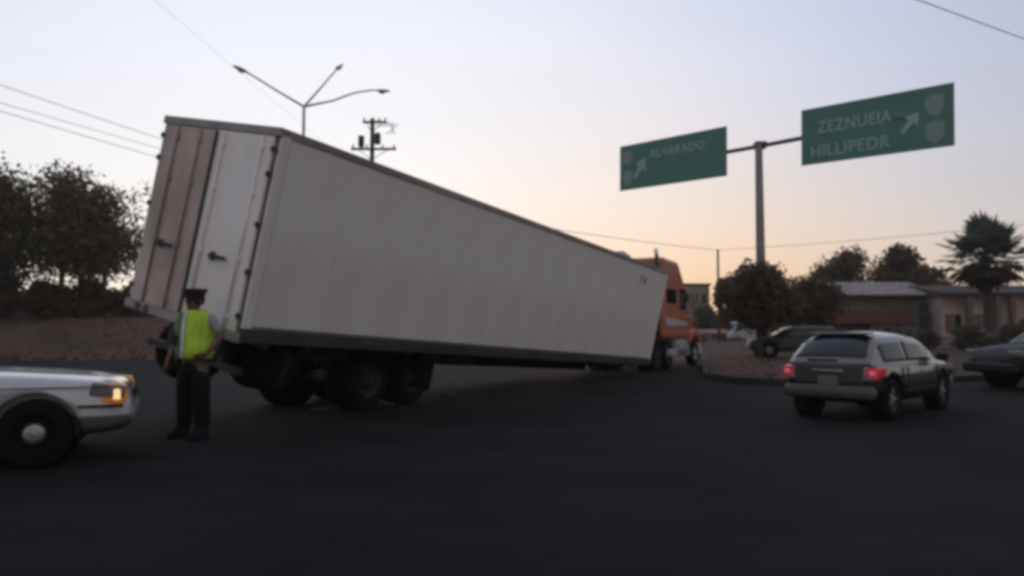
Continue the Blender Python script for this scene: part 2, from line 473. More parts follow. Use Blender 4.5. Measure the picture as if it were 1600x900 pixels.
# box shell (core), side panels proud, posts and rails
b = MB(); b.box((TL / 2, TW / 2, TH / 2), (TL - .06, TW - .06, TH - .04)); b.build('body', M_troof, trailer)
npan = 12
for side in (0, 1):
    base = None
    yy = 0.022 if side == 0 else TW - 0.022
    pl = (TL - .36) / npan
    for k in range(npan):
        if base is None:
            q = MB(); q.box((0, 0, 0), (pl - .012, .016, TH - .34)); base = q.build('side_panel', M_tside, trailer); o = base
        else:
            o = base.copy(); C.objects.link(o)
        o.location = (.18 + pl * (k + .5), yy - (0.0 if side else 0), TH / 2 + .06)
    # thin seam strips over the joints
    sb = None
    for k in range(1, npan):
        if sb is None:
            q = MB(); q.box((0, 0, 0), (.035, .008, TH - .36)); sb = q.build('seam_strip', M_tside, trailer); o = sb
        else:
            o = sb.copy(); C.objects.link(o)
        o.location = (.18 + pl * k, .012 if side == 0 else TW - .012, TH / 2 + .06)
    y = .0 if side == 0 else TW
    b = MB(); b.box((TL / 2, y + (.02 if side == 0 else -.02), TH - .055), (TL, .05, .11)); b.build('top_rail', M_trail, trailer, bevel=.01)
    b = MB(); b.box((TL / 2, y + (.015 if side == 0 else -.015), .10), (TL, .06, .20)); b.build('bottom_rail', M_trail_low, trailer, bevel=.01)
    for xx in (.09, TL - .09):
        b = MB(); b.box((xx, y + (.02 if side == 0 else -.02), TH / 2), (.17, .05, TH - .02)); b.build('corner_post', M_tside, trailer, bevel=.02)
# small dark registration marks high on the side near the nose
M_ink = mat("faded_black_lettering", (0.05, 0.045, 0.05), 0.7)
text_mesh("7 4", .34, M_ink, trailer, 'lettering', Matrix.Translation((TL - 2.1, .008, TH - .62)) @ Matrix.Rotation(R(90), 4, 'X'))
# rear frame and doors (x=0 plane)
b = MB()
b.box((.0, TW / 2, TH - .06), (.08, TW, .12)); b.build('rear_header', M_trail, trailer, bevel=.01)
b = MB(); b.box((0, TW / 2, .06), (.10, TW, .13)); b.build('rear_sill', M_trail, trailer, bevel=.01)
for s, m in ((0, M_tdoor), (1, M_tdoor2)):
    y0 = .10 if s == 0 else TW / 2 + .008
    y1 = TW / 2 - .008 if s == 0 else TW - .10
    b = MB(); b.box((-.012, (y0 + y1) / 2, TH / 2), (.05, y1 - y0, TH - .26)); d = b.build('rear_door', m, trailer, bevel=.008)
    d['label'] = 'pale grey right rear door' if s == 0 else 'dull brownish left rear door'
    for f in (.28, .72) if s else (.16, .84):
        y = y0 + (y1 - y0) * f
        b = MB(); b.tube([(-.06, y, .15), (-.06, y, TH - .15)], .017, 8)
        for z in (.3, 1.1, 2.0, TH - .3): b.box((-.05, y, z), (.04, .09, .07))
        b.build('lock_rod', M_trail if s else M_tdoor, d)
    b = MB(); b.box((-.085, (y0 + y1) / 2, 1.05), (.03, .34, .05)); b.box((-.06, (y0 + y1) / 2 + .12, 1.05), (.05, .06, .12)); b.build('door_handle', M_dsteel, d)
    for z in (.35, .95, 1.6, 2.3, TH - .3):
        yh = .07 if s == 0 else TW - .07
        b = MB(); b.box((-.040, yh, z), (.02, .10, .05)); b.tube([(-.05, yh, z - .05), (-.05, yh, z + .05)], .012, 6); b.build('hinge', M_dsteel, d)
b = MB(); b.box((-.055, TW / 2 - .02, TH / 2), (.02, .05, TH - .3)); b.build('door_seal', M_dsteel, trailer)
for yy in (.35, .55, TW - .35, TW - .55):
    b = MB(); b.lathe([(0.0, -.005), (.05, -.005), (.055, .01)], 14, Matrix.Translation((-.055, yy, .06)) @ Matrix.Rotation(R(90), 4, 'Z')); b.build('tail_light', M_dull_red, trailer)
# underride guard
b = MB(); b.box((.35, TW / 2, -.46), (.10, TW - .5, .11)); 
for yy in (.7, TW - .7): b.box((.38, yy, -.23), (.10, .12, .50))
b.build('underride_guard', M_dsteel, trailer, bevel=.01)
# chassis
b = MB()
for yy in (.75, TW - .75): b.box((3.6, yy, -.16), (6.6, .10, .30))
for k in range(9): b.box((.6 + k * .8, TW / 2, -.05), (.08, TW - .2, .09))
b.build('chassis_frame', M_dsteel, trailer)
b = MB()
for k in range(12): b.box((7.6 + k * .62, TW / 2, -.05), (.07, TW - .2, .09))
b.build('cross_member', M_dsteel, trailer); 
# wheels
def truck_wheel(parent, loc, r=.5, wd=.28, rim=M_rimdirty, name='wheel', out=-1, dual=True, rot=None):
    e = bpy.data.objects.new(name, None); C.objects.link(e); e.parent = parent; e.location = loc
    if rot: e.rotation_euler = rot
    n = 2 if dual else 1
    prof = lambda o: [(r * .56, o - wd / 2), (r * .86, o - wd / 2), (r * .97, o - wd * .42), (r, o - wd * .3), (r, o + wd * .3), (r * .97, o + wd * .42), (r * .86, o + wd / 2), (r * .56, o + wd / 2)]
    b = MB()
    for k in range(n): b.lathe([(q, h) for q, h in prof(-out * k * (wd + .04))], 32)
    # tread grooves
    for k in range(32):
        a = 2 * PI * k / 32
        b.box((0, 0, r + .004), (.05, wd * .7, .018), Matrix.Rotation(a, 4, 'Y'))
    b.build('tyre', M_tyre, e)
    b = MB(); o = out
    b.lathe([(r * .58, o * wd * .48), (r * .54, o * wd * .5), (r * .5, o * wd * .25), (r * .36, o * wd * .1), (r * .33, o * wd * .1), (r * .24, o * wd * .3), (r * .22, o * wd * .55), (.001, o * wd * .56)], 28)
    for k in range(10):
        a = 2 * PI * k / 10
        b.box((math.cos(a) * r * .3, o * wd * .3, math.sin(a) * r * .3), (.035, .06, .035))
    b.build('rim', rim, e)
    return e
# running gear hangs square to the ground under the twisted body
wc = [Vector((-2.52, 12.35, .50)), Vector((-1.75, 13.62, .47))]
hd = Vector((math.cos(R(TR[2])), math.sin(R(TR[2])), 0)); lf = Vector((-hd.y, hd.x, 0))
def wrot(roll=0):
    m = T3.inverted() @ (Matrix.Rotation(R(TR[2]), 3, 'Z') @ Matrix.Rotation(R(roll), 3, 'X'))
    return m.to_euler('XYZ')
cen = [gnd(568, 640), gnd(636, 630)]
wheel_pts = []
for g in cen:
    c = Vector((g.x, g.y, .5)); wheel_pts.append(c)
lift = at(425, 561, 11.5)
allw = [(lift, .47, 4)] + [(c, .5, 2) for c in wheel_pts]
for c, r, ro in allw:
    truck_wheel(trailer, tl(c), r, rot=wrot(ro))
    far = c + lf * 2.0 + Vector((0, 0, 0.0 if c is not lift else .12))
    truck_wheel(trailer, tl(far), r, out=1, rot=wrot(ro))
    b = MB(); b.tube([tl(c), tl(far)], .075, 8); b.build('axle', M_dsteel, trailer)
    # leaf springs and hangers up to the frame
    for f in (.26, .74):
        q = c.lerp(far, f); ql = tl(q)
        b = MB(); b.box((ql.x, ql.y, (ql.z - .2) / 2), (.14, .10, abs(ql.z + .2) + .1)); b.box((ql.x, ql.y, ql.z + .10), (.95, .09, .07)); b.build('spring_hanger', M_dsteel, trailer)
# mud flaps
for c in (wheel_pts[1],):
    pass
for yy in (.05, TW - .67):
    b = MB(); b.box((4.55, yy + .31, -.42), (.02, .62, .6)); b.build('mud_flap', M_black, trailer)
    b = MB(); b.box((.95, yy + .31, -.36), (.02, .60, .5)); b.build('mud_flap', M_black, trailer)
# folded landing legs near the nose, and side marker lamps
for yy in (.5, TW - .5):
    b = MB(); b.box((12.4, yy, -.13), (.14, .14, .22)); b.box((12.6, yy, -.2), (.3, .12, .05)); b.build('landing_leg', M_dsteel, trailer)
for xx in (2.5, 7.7, 12.9):
    b = MB(); b.box((xx, -.02, .12), (.12, .03, .05)); b.build('marker_lamp', M_dull_amber, trailer, bevel=.008)
b = MB(); b.box((9.2, TW - .08, -.34), (7.6, .04, .62)); b.build('far_light_blocker', M_black, trailer)  # added on the unseen far side to keep light from under the trailer
b = MB(); b.box((9.2, TW / 2, -.22), (7.0, 1.0, .3)); b.build('belly_light_blocker', M_black, trailer)  # black box added under the floor to darken the gap below

# ------------------------------------------------------------------ passenger cars
def car_wheel(parent, loc, r, wd, rim_m, out, hub=False, spokes=5):
    e = bpy.data.objects.new('wheel', None); C.objects.link(e); e.parent = parent; e.location = loc
    b = MB(); b.lathe([(r * .60, -wd / 2), (r * .9, -wd / 2), (r * .98, -wd * .4), (r, -wd * .25), (r, wd * .25), (r * .98, wd * .4), (r * .9, wd / 2), (r * .60, wd / 2)], 36)
    b.build('tyre', M_tyre, e)
    o = out
    if hub:      # steel wheel with a small bright centre cap
        b = MB(); b.lathe([(r * .64, o * wd * .46), (r * .6, o * wd * .46), (r * .57, o * wd * .2), (r * .3, o * wd * .25), (.001, o * wd * .3)], 28); b.build('rim', M_tyre, e)
        b = MB(); b.lathe([(r * .31, o * wd * .27), (r * .30, o * wd * .42), (r * .22, o * wd * .52), (r * .12, o * wd * .50), (.001, o * wd * .55)], 20); b.build('hubcap', M_rimgrey, e)
    else:
        b = MB(); b.lathe([(r * .64, o * wd * .46), (r * .6, o * wd * .47), (r * .56, o * wd * .15), (.001, o * wd * .05)], 28)
        b.build('rim', M_rimdirty, e)
        b = MB()
        for k in range(spokes):
            a = 2 * PI * k / spokes
            b.box((r * .3, o * wd * .33, 0), (r * .58, wd * .14, r * .16), Matrix.Rotation(a, 4, 'Y'))
        b.lathe([(r * .15, o * wd * .3), (r * .15, o * wd * .47), (.001, o * wd * .5)], 14)
        b.build('spoke', rim_m, e, bevel=.006)
    return e

def bil(q, u, v):
    a, b_, c, d = q
    return a.lerp(b_, u).lerp(d.lerp(c, u), v)

def make_car(name, label, cat, loc, rz, P, paint, plate=None, group=None, hub=False, lit=False, spokes=5, bumper_m=None, lower_m=None):
    root = thing(name, label, cat, loc, rz, group)
    L, W = P['L'], P['W'] / 2
    xf, xr = P['wf'], P['wr']          # axle positions, x forward, origin mid-car
    wr_ = P['wheel']
    # --- lower body loft
    st = P['stations']                 # (x, halfwidth factor, zbottom, ztop)
    ring = lambda hw, zb, zt: [(0, zb), (.72 * hw, zb), (.94 * hw, zb + .06), (hw, zb + .22 * (zt - zb)), (hw * 1.0, zb + .5 * (zt - zb)), (hw * .985, zt - .16 * (zt - zb)), (hw * .93, zt - .035), (hw * .80, zt), (hw * .4, zt + .018), (0, zt + .022)]
    vs, fs = [], []
    n = 0
    for (x, wf_, zb, zt) in st:
        rg = ring(W * wf_, zb, zt)
        full = rg + [(-y, z) for y, z in reversed(rg[1:-1])]
        n = len(full)
        vs += [(x, y, z) for y, z in full]
    for i in range(len(st) - 1):
        for k in range(n):
            fs.append((i * n + k, i * n + (k + 1) % n, (i + 1) * n + (k + 1) % n, (i + 1) * n + k))
    fs.append(tuple(range(n))); fs.append(tuple(range((len(st) - 1) * n, len(st) * n))[::-1])
    b = MB(); b.add(vs, fs, None, True)
    body = b.build('body', paint, root, sub=1)
    cutters = []
    for x in (xf, xr):
        for s in (-1, 1):
            b = MB(); b.lathe([(wr_ * 1.17, -.2), (wr_ * 1.17, .2)], 32, Matrix.Translation((x, s * (W - .07), wr_ + .01)))
            vsn = len(b.v); b.f.append(tuple(range(32))); b.sm.append(False); b.f.append(tuple(range(32, 64))); b.sm.append(False)
            cutters.append(b.build('cutter', M_black))
    for c in cutters: c.parent = root
    bake_bool(body, cutters)
    # material inside the arches: dark liner behind each wheel
    for x in (xf, xr):
        for s in (-1, 1):
            b = MB(); b.lathe([(wr_ * 1.165, s * .0), (wr_ * 1.165, -s * .24), (.02, -s * .245)], 28, Matrix.Translation((x, s * (W - .035), wr_ + .01)))
            b.build('wheel_arch', M_black, root)
            car_wheel(root, (x, s * (W - .12), wr_), wr_, .20, M_rimgrey, s, hub, spokes)
    # --- cabin: one curved shell, panes are patches of the same surface set proud of it
    g = P['cabin']
    x1, x2, x3, x4 = g['x']; zb1, zb2, zr = g['z']; wb, wt = g['w'][0] / 2, g['w'][1] / 2
    xm = (x2 + x3) / 2
    def lerp(a, c, t): return a + (c - a) * t
    def Tz(x):
        zb = lerp(zb1, zb2, (x1 - x) / (x1 - x4))
        if x >= x2: t = (x1 - x) / (x1 - x2); h = (zr - zb - .04) * math.sin(t * PI / 2) ** .95
        elif x <= x3: t = (x - x4) / (x3 - x4); h = (zr - zb - .045) * math.sin(max(0, t) * PI / 2) ** .9
        else: t = (x2 - x) / (x2 - x3); h = zr - zb - .042 + .042 * math.sin(t * PI)
        return zb - .03, h + .03
    NU, NS = 56, 12
    def S(u, k, off=0.0):
        """u 0..1 nose to tail; k -NS..NS across (0 = roof centre)"""
        x = lerp(x1, x4, u); zb, h = Tz(x)
        wl = wb * (1 - .10 * abs(2 * u - 1) ** 3); q = 1 - abs(k) / NS          # q 0 at belt, 1 at centre
        sg = 1 if k >= 0 else -1
        tum = (1 - wt / wb) * min(1, h / .45)
        if q < .5: f = q / .5; z = zb + h * .80 * f; y = wl * (1 - tum * .85 * f)
        else:
            f = (q - .5) / .5; an = f * PI / 2
            y0_ = wl * (1 - tum * .85)
            y = y0_ * (1 - f) ** .75 if f < 1 else 0; z = zb + h * (.80 + .20 * math.sin(an) ** .7)
        return Vector((x, sg * y, z))
    def patch(nm, u0, u1, ks, m, off=.008, th=.016):
        us = [lerp(u0, u1, i / 14) for i in range(15)]
        pts = {}
        for i, u in enumerate(us):
            for j, k in enumerate(ks):
                p = S(u, k); e = 1e-3
                du = S(min(1, u + e), k) - S(max(0, u - e), k); dk = S(u, min(NS, k + .05)) - S(u, max(-NS, k - .05))
                nn = du.cross(dk)
                nn = nn.normalized() if nn.length > 1e-9 else Vector((0, 0, 1))
                if nn.dot(p - Vector((xm, 0, zb1 - .1))) < 0: nn = -nn
                pts[i, j] = p + nn * off
        b = MB(); nk = len(ks); b.add([pts[i, j] for i in range(15) for j in range(nk)], [(i * nk + j, i * nk + j + 1, (i + 1) * nk + j + 1, (i + 1) * nk + j) for i in range(14) for j in range(nk - 1)], None, True)
        o = b.build(nm, m, root); md = o.modifiers.new('solid', 'SOLIDIFY'); md.thickness = th; md.offset = 0
        return o
    vs = [S(i / NU, k) for i in range(NU + 1) for k in range(-NS, NS + 1)]; nk = 2 * NS + 1
    b = MB(); b.add(vs, [(i * nk + j, i * nk + j + 1, (i + 1) * nk + j + 1, (i + 1) * nk + j) for i in range(NU) for j in range(nk - 1)], None, True)
    b.build('roof', paint, root)
    U = lambda x: (x1 - x) / (x1 - x4)
    kt = [k * .5 for k in range(-10, 11)]
    patch('windscreen', U(x1) + .015, U(x2) - .01, kt, M_glass)
    patch('rear_window', U(x3) + .02, U(x4) - P.get('rw0', .12) * .25, kt, M_glass)
    for s in (1, -1):
        ks = [s * k for k in (11.2, 10.5, 9.5, 8.5, 7.5, 6.8)]
        patch('side_window', U(lerp(x1, x2, .42)), U(xm) - .012, ks, M_glass)
        patch('side_window', U(xm) + .012, U(lerp(x3, x4, P.get('sr', .30))), ks, M_glass)
        b = MB(); b.box((x1 - .30, s * (wb + .13), zb1 + .07), (.10, .20, .14)); b.build('mirror', P.get('mirror_m', M_black), root, bevel=.03, seg=3)
        for xh in (.1, -.85):
            b = MB(); b.box((xh, s * (W * .985), P['belt'] - .13), (.16, .03, .03)); b.build('door_handle', paint, root, bevel=.008)
        b = MB(); b.box(((xf + xr) / 2, s * (W + .002), P['strip']), (xf - xr - wr_ * 2.7, .014, .05)); b.build('trim_strip', P.get('strip_m', M_black), root, bevel=.004)
        for xs_ in (x1 - .25, xm - .05, max(x4 + .45, xr + wr_ * 1.25)):
            b = MB(); b.box((xs_, s * (W * .992), (P['belt'] + .3) / 2 + .02), (.008, .018, P['belt'] - .42)); b.build('door_seam', M_black, root)
    # --- ends
    for e in P['ends']:
        b = MB()
        b.box(e[1], e[2]); o = b.build(e[0], e[3], root, bevel=e[4], seg=3)
    if plate:
        b = MB(); b.box(plate[0], (.012, .33, .15)); b.build('licence_plate', M_lampglass, root, bevel=.005)
    return root

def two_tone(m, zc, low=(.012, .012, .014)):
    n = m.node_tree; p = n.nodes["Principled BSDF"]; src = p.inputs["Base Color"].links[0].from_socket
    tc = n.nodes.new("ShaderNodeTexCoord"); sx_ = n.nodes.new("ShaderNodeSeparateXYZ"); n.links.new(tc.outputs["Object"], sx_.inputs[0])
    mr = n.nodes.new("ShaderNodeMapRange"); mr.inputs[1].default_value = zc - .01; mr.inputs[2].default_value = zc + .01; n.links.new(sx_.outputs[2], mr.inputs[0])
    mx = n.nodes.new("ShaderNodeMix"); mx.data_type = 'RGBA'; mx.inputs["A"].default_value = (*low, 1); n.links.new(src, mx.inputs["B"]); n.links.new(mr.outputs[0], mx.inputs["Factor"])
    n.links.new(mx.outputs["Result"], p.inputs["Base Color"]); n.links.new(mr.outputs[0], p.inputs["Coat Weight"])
M_bumpergrey = mat("grubby_bumper", (0.20, 0.205, 0.20), 0.45, var=.05)
SED = dict(L=5.3, W=1.96, wf=1.74, wr=-1.38, wheel=.345, belt=.93, strip=.60,
    stations=[(-2.68, .80, .42, .86), (-2.60, .90, .30, .97), (-2.2, .96, .26, 1.02), (-1.5, .99, .22, 1.01), (-.6, 1, .22, .97), (.4, 1, .22, .96), (.9, 1, .22, .97),
              (1.3, .99, .23, .955), (1.8, .98, .25, .925), (2.2, .96, .27, .885), (2.45, .92, .29, .84), (2.58, .86, .34, .76), (2.62, .80, .40, .60)],
    cabin=dict(x=(1.02, .30, -1.12, -1.78), z=(.97, 1.0, 1.46), w=(1.74, 1.36)),
    ends=[('bumper', (2.54, 0, .50), (.20, 1.62, .17), M_bumpergrey, .07), ('grille', (2.58, 0, .68), (.08, .80, .12), M_black, .02),
          ('rear_bumper', (-2.66, 0, .52), (.2, 1.82, .2), M_white_paint, .05),
          ('tail_light', (-2.58, .72, .80), (.16, .40, .16), M_tail, .03), ('tail_light', (-2.58, -.72, .80), (.16, .40, .16), M_tail, .03)])
# white patrol-like sedan, nose to the right, at the left edge of the picture
hubp = gnd(50, 735)
sed_rz = R(24)
sx = hubp.x - (1.74 * math.cos(sed_rz) + .98 * math.sin(sed_rz)); sy = hubp.y - (1.74 * math.sin(sed_rz) - .98 * math.cos(sed_rz))
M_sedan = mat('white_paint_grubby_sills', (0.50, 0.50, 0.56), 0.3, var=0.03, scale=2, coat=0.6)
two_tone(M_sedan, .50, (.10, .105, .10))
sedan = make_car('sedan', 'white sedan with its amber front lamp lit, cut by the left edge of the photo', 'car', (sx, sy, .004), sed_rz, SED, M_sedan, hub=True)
# headlamp with the amber turn lamp lit, wrapping round each front corner
for s in (-1, 1):
    b = MB(); b.prism([(2.20, .70), (2.54, .67), (2.56, .80), (2.24, .85)], s * .72, s * .925); b.build('headlight', M_lampglass, sedan, bevel=.02)
    b = MB(); b.prism([(2.30, .63), (2.54, .61), (2.575, .70), (2.55, .81), (2.34, .84)], s * .66, s * .915); b.build('turn_lamp', M_amber, sedan, bevel=.02)
    b = MB(); b.box((2.47, s * .895, .72), (.08, .07, .12)); b.build('lamp_bulb', M_bulb, sedan, bevel=.02)
    b = MB(); b.box((1.9, s * .945, .80), (1.0, .014, .012)); b.build('trim_strip', M_dsteel, sedan)
    b = MB(); b.box((2.32, s * .93, .60), (.42, .03, .03)); b.build('bumper_strip', M_black, sedan, bevel=.005)

M_gateshade = mat("shaded_tailgate", (0.05, 0.05, 0.06), 0.4, var=.03)  # shade on the rear face put into the colour
SUV = dict(L=4.2, W=1.58, wf=1.27, wr=-1.27, wheel=.335, belt=.88, strip=.45, rw0=.10, side=[(.14, .92), (.08, .62)], mirror_m=M_black,
    stations=[(-1.98, .84, .40, .84), (-1.92, .93, .32, .93), (-1.6, .985, .26, .94), (-1.0, 1, .24, .93), (0, 1, .24, .92), (.7, 1, .24, .92),
              (1.1, .99, .25, .93), (1.5, .97, .26, .90), (1.85, .93, .28, .84), (2.05, .86, .33, .74), (2.12, .76, .38, .60)],
    cabin=dict(x=(1.15, .20, -1.30, -1.95), z=(.89, .91, 1.41), w=(1.52, 1.16)),
    ends=[('bumper', (2.06, 0, .45), (.18, 1.4, .22), M_silver_paint, .06),
          ('rear_bumper', (-1.97, 0, .46), (.22, 1.50, .22), M_tan_plastic, .09),
          ('spoiler', (-1.42, 0, 1.375), (.26, .98, .04), M_silver_paint, .015),
          ('wiper', (-1.93, .12, .96), (.03, .5, .02), M_black, .005),
          ('tailgate_shade', (-1.955, 0, .74), (.09, 1.12, .30), M_gateshade, .03), ('light_bar', (-2.01, 0, .79), (.03, .52, .03), M_chrome, .008)])  # dark panel over the tailgate paints in its shade
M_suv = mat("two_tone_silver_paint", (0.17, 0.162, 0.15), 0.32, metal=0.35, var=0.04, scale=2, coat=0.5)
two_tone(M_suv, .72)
g1 = gnd(1402, 660); g2 = gnd(1464, 638)
hv = Vector((g2.x - g1.x, g2.y - g1.y)); suv_rz = math.atan2(hv.y, hv.x) - R(5)
mid = (g1 + g2) / 2
cx = mid.x + (-math.sin(suv_rz)) * (.68); cy = mid.y + math.cos(suv_rz) * (.68)
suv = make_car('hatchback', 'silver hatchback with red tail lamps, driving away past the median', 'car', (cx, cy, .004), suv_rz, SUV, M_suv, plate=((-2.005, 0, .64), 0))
suv.scale = (.95, .93, .965)
for s in (-1, 1):
    b = MB(); b.prism([(-1.99, .66), (-1.60, .74), (-1.58, .86), (-1.84, .86), (-1.97, .84)], s * .585, s * .79); b.build('tail_light', M_tail_lit, suv, bevel=.03)
    b = MB(); b.box((-1.975, s * .70, .765), (.06, .10, .07)); b.build('lamp_bulb', M_tail_bulb, suv, bevel=.025)
    b = MB(); b.box((-1.985, s * .62, .675), (.05, .14, .07)); b.build('reverse_lamp', M_lampglass, suv, bevel=.015)
    b = MB(); b.prism([(1.72, .70), (2.02, .62), (2.05, .72), (1.80, .83)], s * .48, s * .78); b.build('headlight', M_lampglass, suv, bevel=.02)
    b = MB(); b.tube([(.3, s * .60, 1.43), (-.4, s * .62, 1.455), (-1.2, s * .60, 1.43)], .014, 6); b.build('roof_rail', M_dsteel, suv)

# other cars: smaller in the picture, same builder
HB = dict(SUV); HB['ends'] = [('bumper', (2.06, 0, .45), (.18, 1.5, .22), M_dark_paint, .06), ('rear_bumper', (-1.97, 0, .46), (.22, 1.66, .22), M_dark_paint, .06),
    ('headlight', (1.93, .62, .74), (.2, .3, .13), M_lampglass, .03), ('headlight', (1.93, -.62, .74), (.2, .3, .13), M_lampglass, .03),
    ('tail_light', (-1.88, .68, .80), (.14, .25, .18), M_tail, .03), ('tail_light', (-1.88, -.68, .80), (.14, .25, .18), M_tail, .03)]
g = gnd(1580, 612)
dk = make_car('dark_car', 'black car at the right edge of the photo with its nose pointing left', 'car', (g.x + 2.2, g.y + .9, .004), R(180 + 6), HB, M_dark_paint)
dk.scale = (1.1, 1.1, 1.13)
g = gnd(1548, 549)
make_car('dark_car', 'dark car parked in front of the pinkish building under the palm', 'car', (g.x, g.y, .0), R(176), HB, M_dark_paint)
HG = dict(HB); HG['ends'] = [(e[0], e[1], e[2], M_grey_paint if e[3] is M_dark_paint else e[3], e[4]) for e in HB['ends']]
g = gnd(1245, 563)
make_car('grey_car', 'blue-grey car half hidden behind the silver hatchback', 'car', (g.x, g.y, .135), R(170), HG, M_grey_paint)

# far white van
def van(px, Y, label):
    p = at(px, 530, Y)
    r = thing('white_van', label, 'van', (p.x, Y, 0), R(185))
    b = MB(); b.prism([(-2.4, .35), (2.3, .35), (2.4, .8), (2.1, 1.15), (1.55, 2.15), (-2.35, 2.2)], -.95, .95); b.build('body', M_white_paint, r, bevel=.08, seg=3)
    for s in (-1, 1):
        b = MB(); b.prism([(1.0, 1.25), (1.85, 1.25), (1.45, 1.95), (1.0, 1.95)], s * .94, s * .965); b.build('side_window', M_glass, r)
        for x in (1.5, -1.5): car_wheel(r, (x, s * .86, .35), .35, .2, M_rimgrey, s)
    b = MB(); b.add([(2.09, -.8, 1.25), (2.09, .8, 1.25), (1.66, .8, 2.05), (1.66, -.8, 2.05)], [(0, 1, 2, 3)]); 
    o = b.build('windscreen', M_glass, r); md = o.modifiers.new('s', 'SOLIDIFY'); md.thickness = .03; md.offset = 0
van(1168, 88, 'small white van far off beyond the median, left of the sign pole')

# ------------------------------------------------------------------ tractor unit
tr_rz = R(90 - 29)
TRX = Vector((5.15, 28.6, 0))
tractor = thing('truck_tractor', 'orange-red tractor truck just ahead of the trailer nose', 'truck', TRX, tr_rz)
b = MB(); b.prism([(-1.9, 1.05), (.75, 1.05), (.75, 3.0), (.35, 3.3), (-.2, 3.85), (-1.9, 3.9)], -1.16, 1.16); b.build('cab', M_red_paint, tractor, bevel=.16, seg=4)
b = MB(); b.prism([(.7, 1.0), (2.5, .95), (2.62, 1.2), (2.55, 1.75), (2.2, 1.95), (.7, 2.15)], -.88, .88); b.build('bonnet', M_red_paint, tractor, bevel=.12, seg=4)
for s in (-1, 1):
    b = MB(); b.prism([(1.05, .95), (1.2, 1.25), (1.55, 1.38), (2.1, 1.38), (2.45, 1.2), (2.55, .85), (2.4, .85), (2.2, 1.1), (1.4, 1.1), (1.2, .85)], s * .80, s * 1.20); b.build('fender', M_red_paint, tractor, bevel=.04, seg=3)
    b = MB(); b.prism([(-.15, 2.1), (.62, 2.1), (.58, 2.85), (-.15, 2.85)], s * 1.15, s * 1.185); b.build('side_window', M_glass, tractor)
    b = MB(); b.prism([(-.25, 1.15), (.68, 1.15), (.68, 2.0), (-.25, 2.0)], s * 1.15, s * 1.178); d = b.build('door', M_red_paint, tractor, bevel=.01)
    b = MB(); b.box((-.1, s * 1.19, 1.75), (.14, .03, .04)); b.build('door_handle', M_chrome, d)
    b = MB(); b.lathe([(.001, -.62), (.30, -.62), (.32, -.58), (.32, .58), (.30, .62), (.001, .62)], 24, Matrix.Translation((.0, s * .98, .72)) @ Matrix.Rotation(R(90), 4, 'Z')); b.build('fuel_tank', M_galv, tractor)
    b = MB(); b.tube([(-2.05, s * .95, 1.1), (-2.05, s * .95, 3.9), (-2.18, s * .95, 4.15)], .075, 12); b.build('exhaust_stack', M_chrome, tractor)
    b = MB(); b.box((.72, s * 1.42, 2.45), (.07, .2, .62)); b.tube([(.72, s * 1.1, 2.7), (.72, s * 1.42, 2.7)], .02, 6); b.tube([(.72, s * 1.1, 2.2), (.72, s * 1.42, 2.2)], .02, 6); b.build('mirror', M_galv, tractor)
    b = MB(); b.box((2.56, s * .62, 1.15), (.1, .3, .2)); b.build('headlight', M_lampglass, tractor, bevel=.03)
    truck_wheel(tractor, (1.8, s * 1.03, .5), .5, rim=M_rimgrey, out=s, dual=False)
    for x in (-2.55, -3.8): truck_wheel(tractor, (x + 1.0, s * 1.05, .5), .5, rim=M_rimdirty, out=s)
    b = MB(); b.box((-.5, s * .42, .82), (6.0, .09, .26)); b.build('chassis_rail', M_dsteel, tractor)
    b = MB(); b.box((-3.42, s * .95, .62), (.02, .6, .7)); b.build('mud_flap', M_black, tractor)
for s in (-1, 1):
    b = MB(); b.prism([(-1.75, .45), (.95, .45), (.95, .70), (-1.75, .70)], s * 1.17, s * 1.20); b.build('side_fairing', M_white_paint, tractor, bevel=.02)
    b = MB(); b.prism([(-1.8, 1.52), (.66, 1.52), (.66, 1.66), (-1.8, 1.80)], s * 1.165, s * 1.188); b.build('paint_stripe', M_white_paint, tractor)
    b = MB(); b.prism([(-1.7, 2.3), (-.6, 2.3), (-.6, 2.8), (-1.7, 2.8)], s * 1.15, s * 1.18); b.build('sleeper_window', M_glass, tractor)
b = MB(); b.box((2.68, 0, .62), (.24, 2.3, .42)); b.build('bumper', M_white_paint, tractor, bevel=.05)
b = MB(); b.box((2.6, 0, 1.4), (.06, .8, .75)); b.build('grille', M_chrome, tractor, bevel=.02)
b = MB(); b.add([(.77, -1.0, 2.15), (.77, 1.0, 2.15), (.62, .95, 2.98), (.62, -.95, 2.98)], [(0, 1, 2, 3)]); o = b.build('windscreen', M_glass, tractor); md = o.modifiers.new('s', 'SOLIDIFY'); md.thickness = .08
b = MB(); b.lathe([(.5, 1.0), (.5, 1.12), (.001, 1.13)], 20, Matrix.Translation((-2.5, 0, 0)), axis='Z'); b.build('fifth_wheel', M_dsteel, tractor)
b = MB(); b.prism([(-1.85, 3.8), (-.55, 3.8), (-1.1, 4.1), (-1.75, 4.2)], .35, 1.12); b.build('roof_fairing', M_white_paint, tractor, bevel=.08, seg=3)
for s in (-.6, 0, .6):
    b = MB(); b.box((.1, s, 3.72), (.1, .14, .08)); b.build('clearance_lamp', M_amber, tractor, bevel=.02)

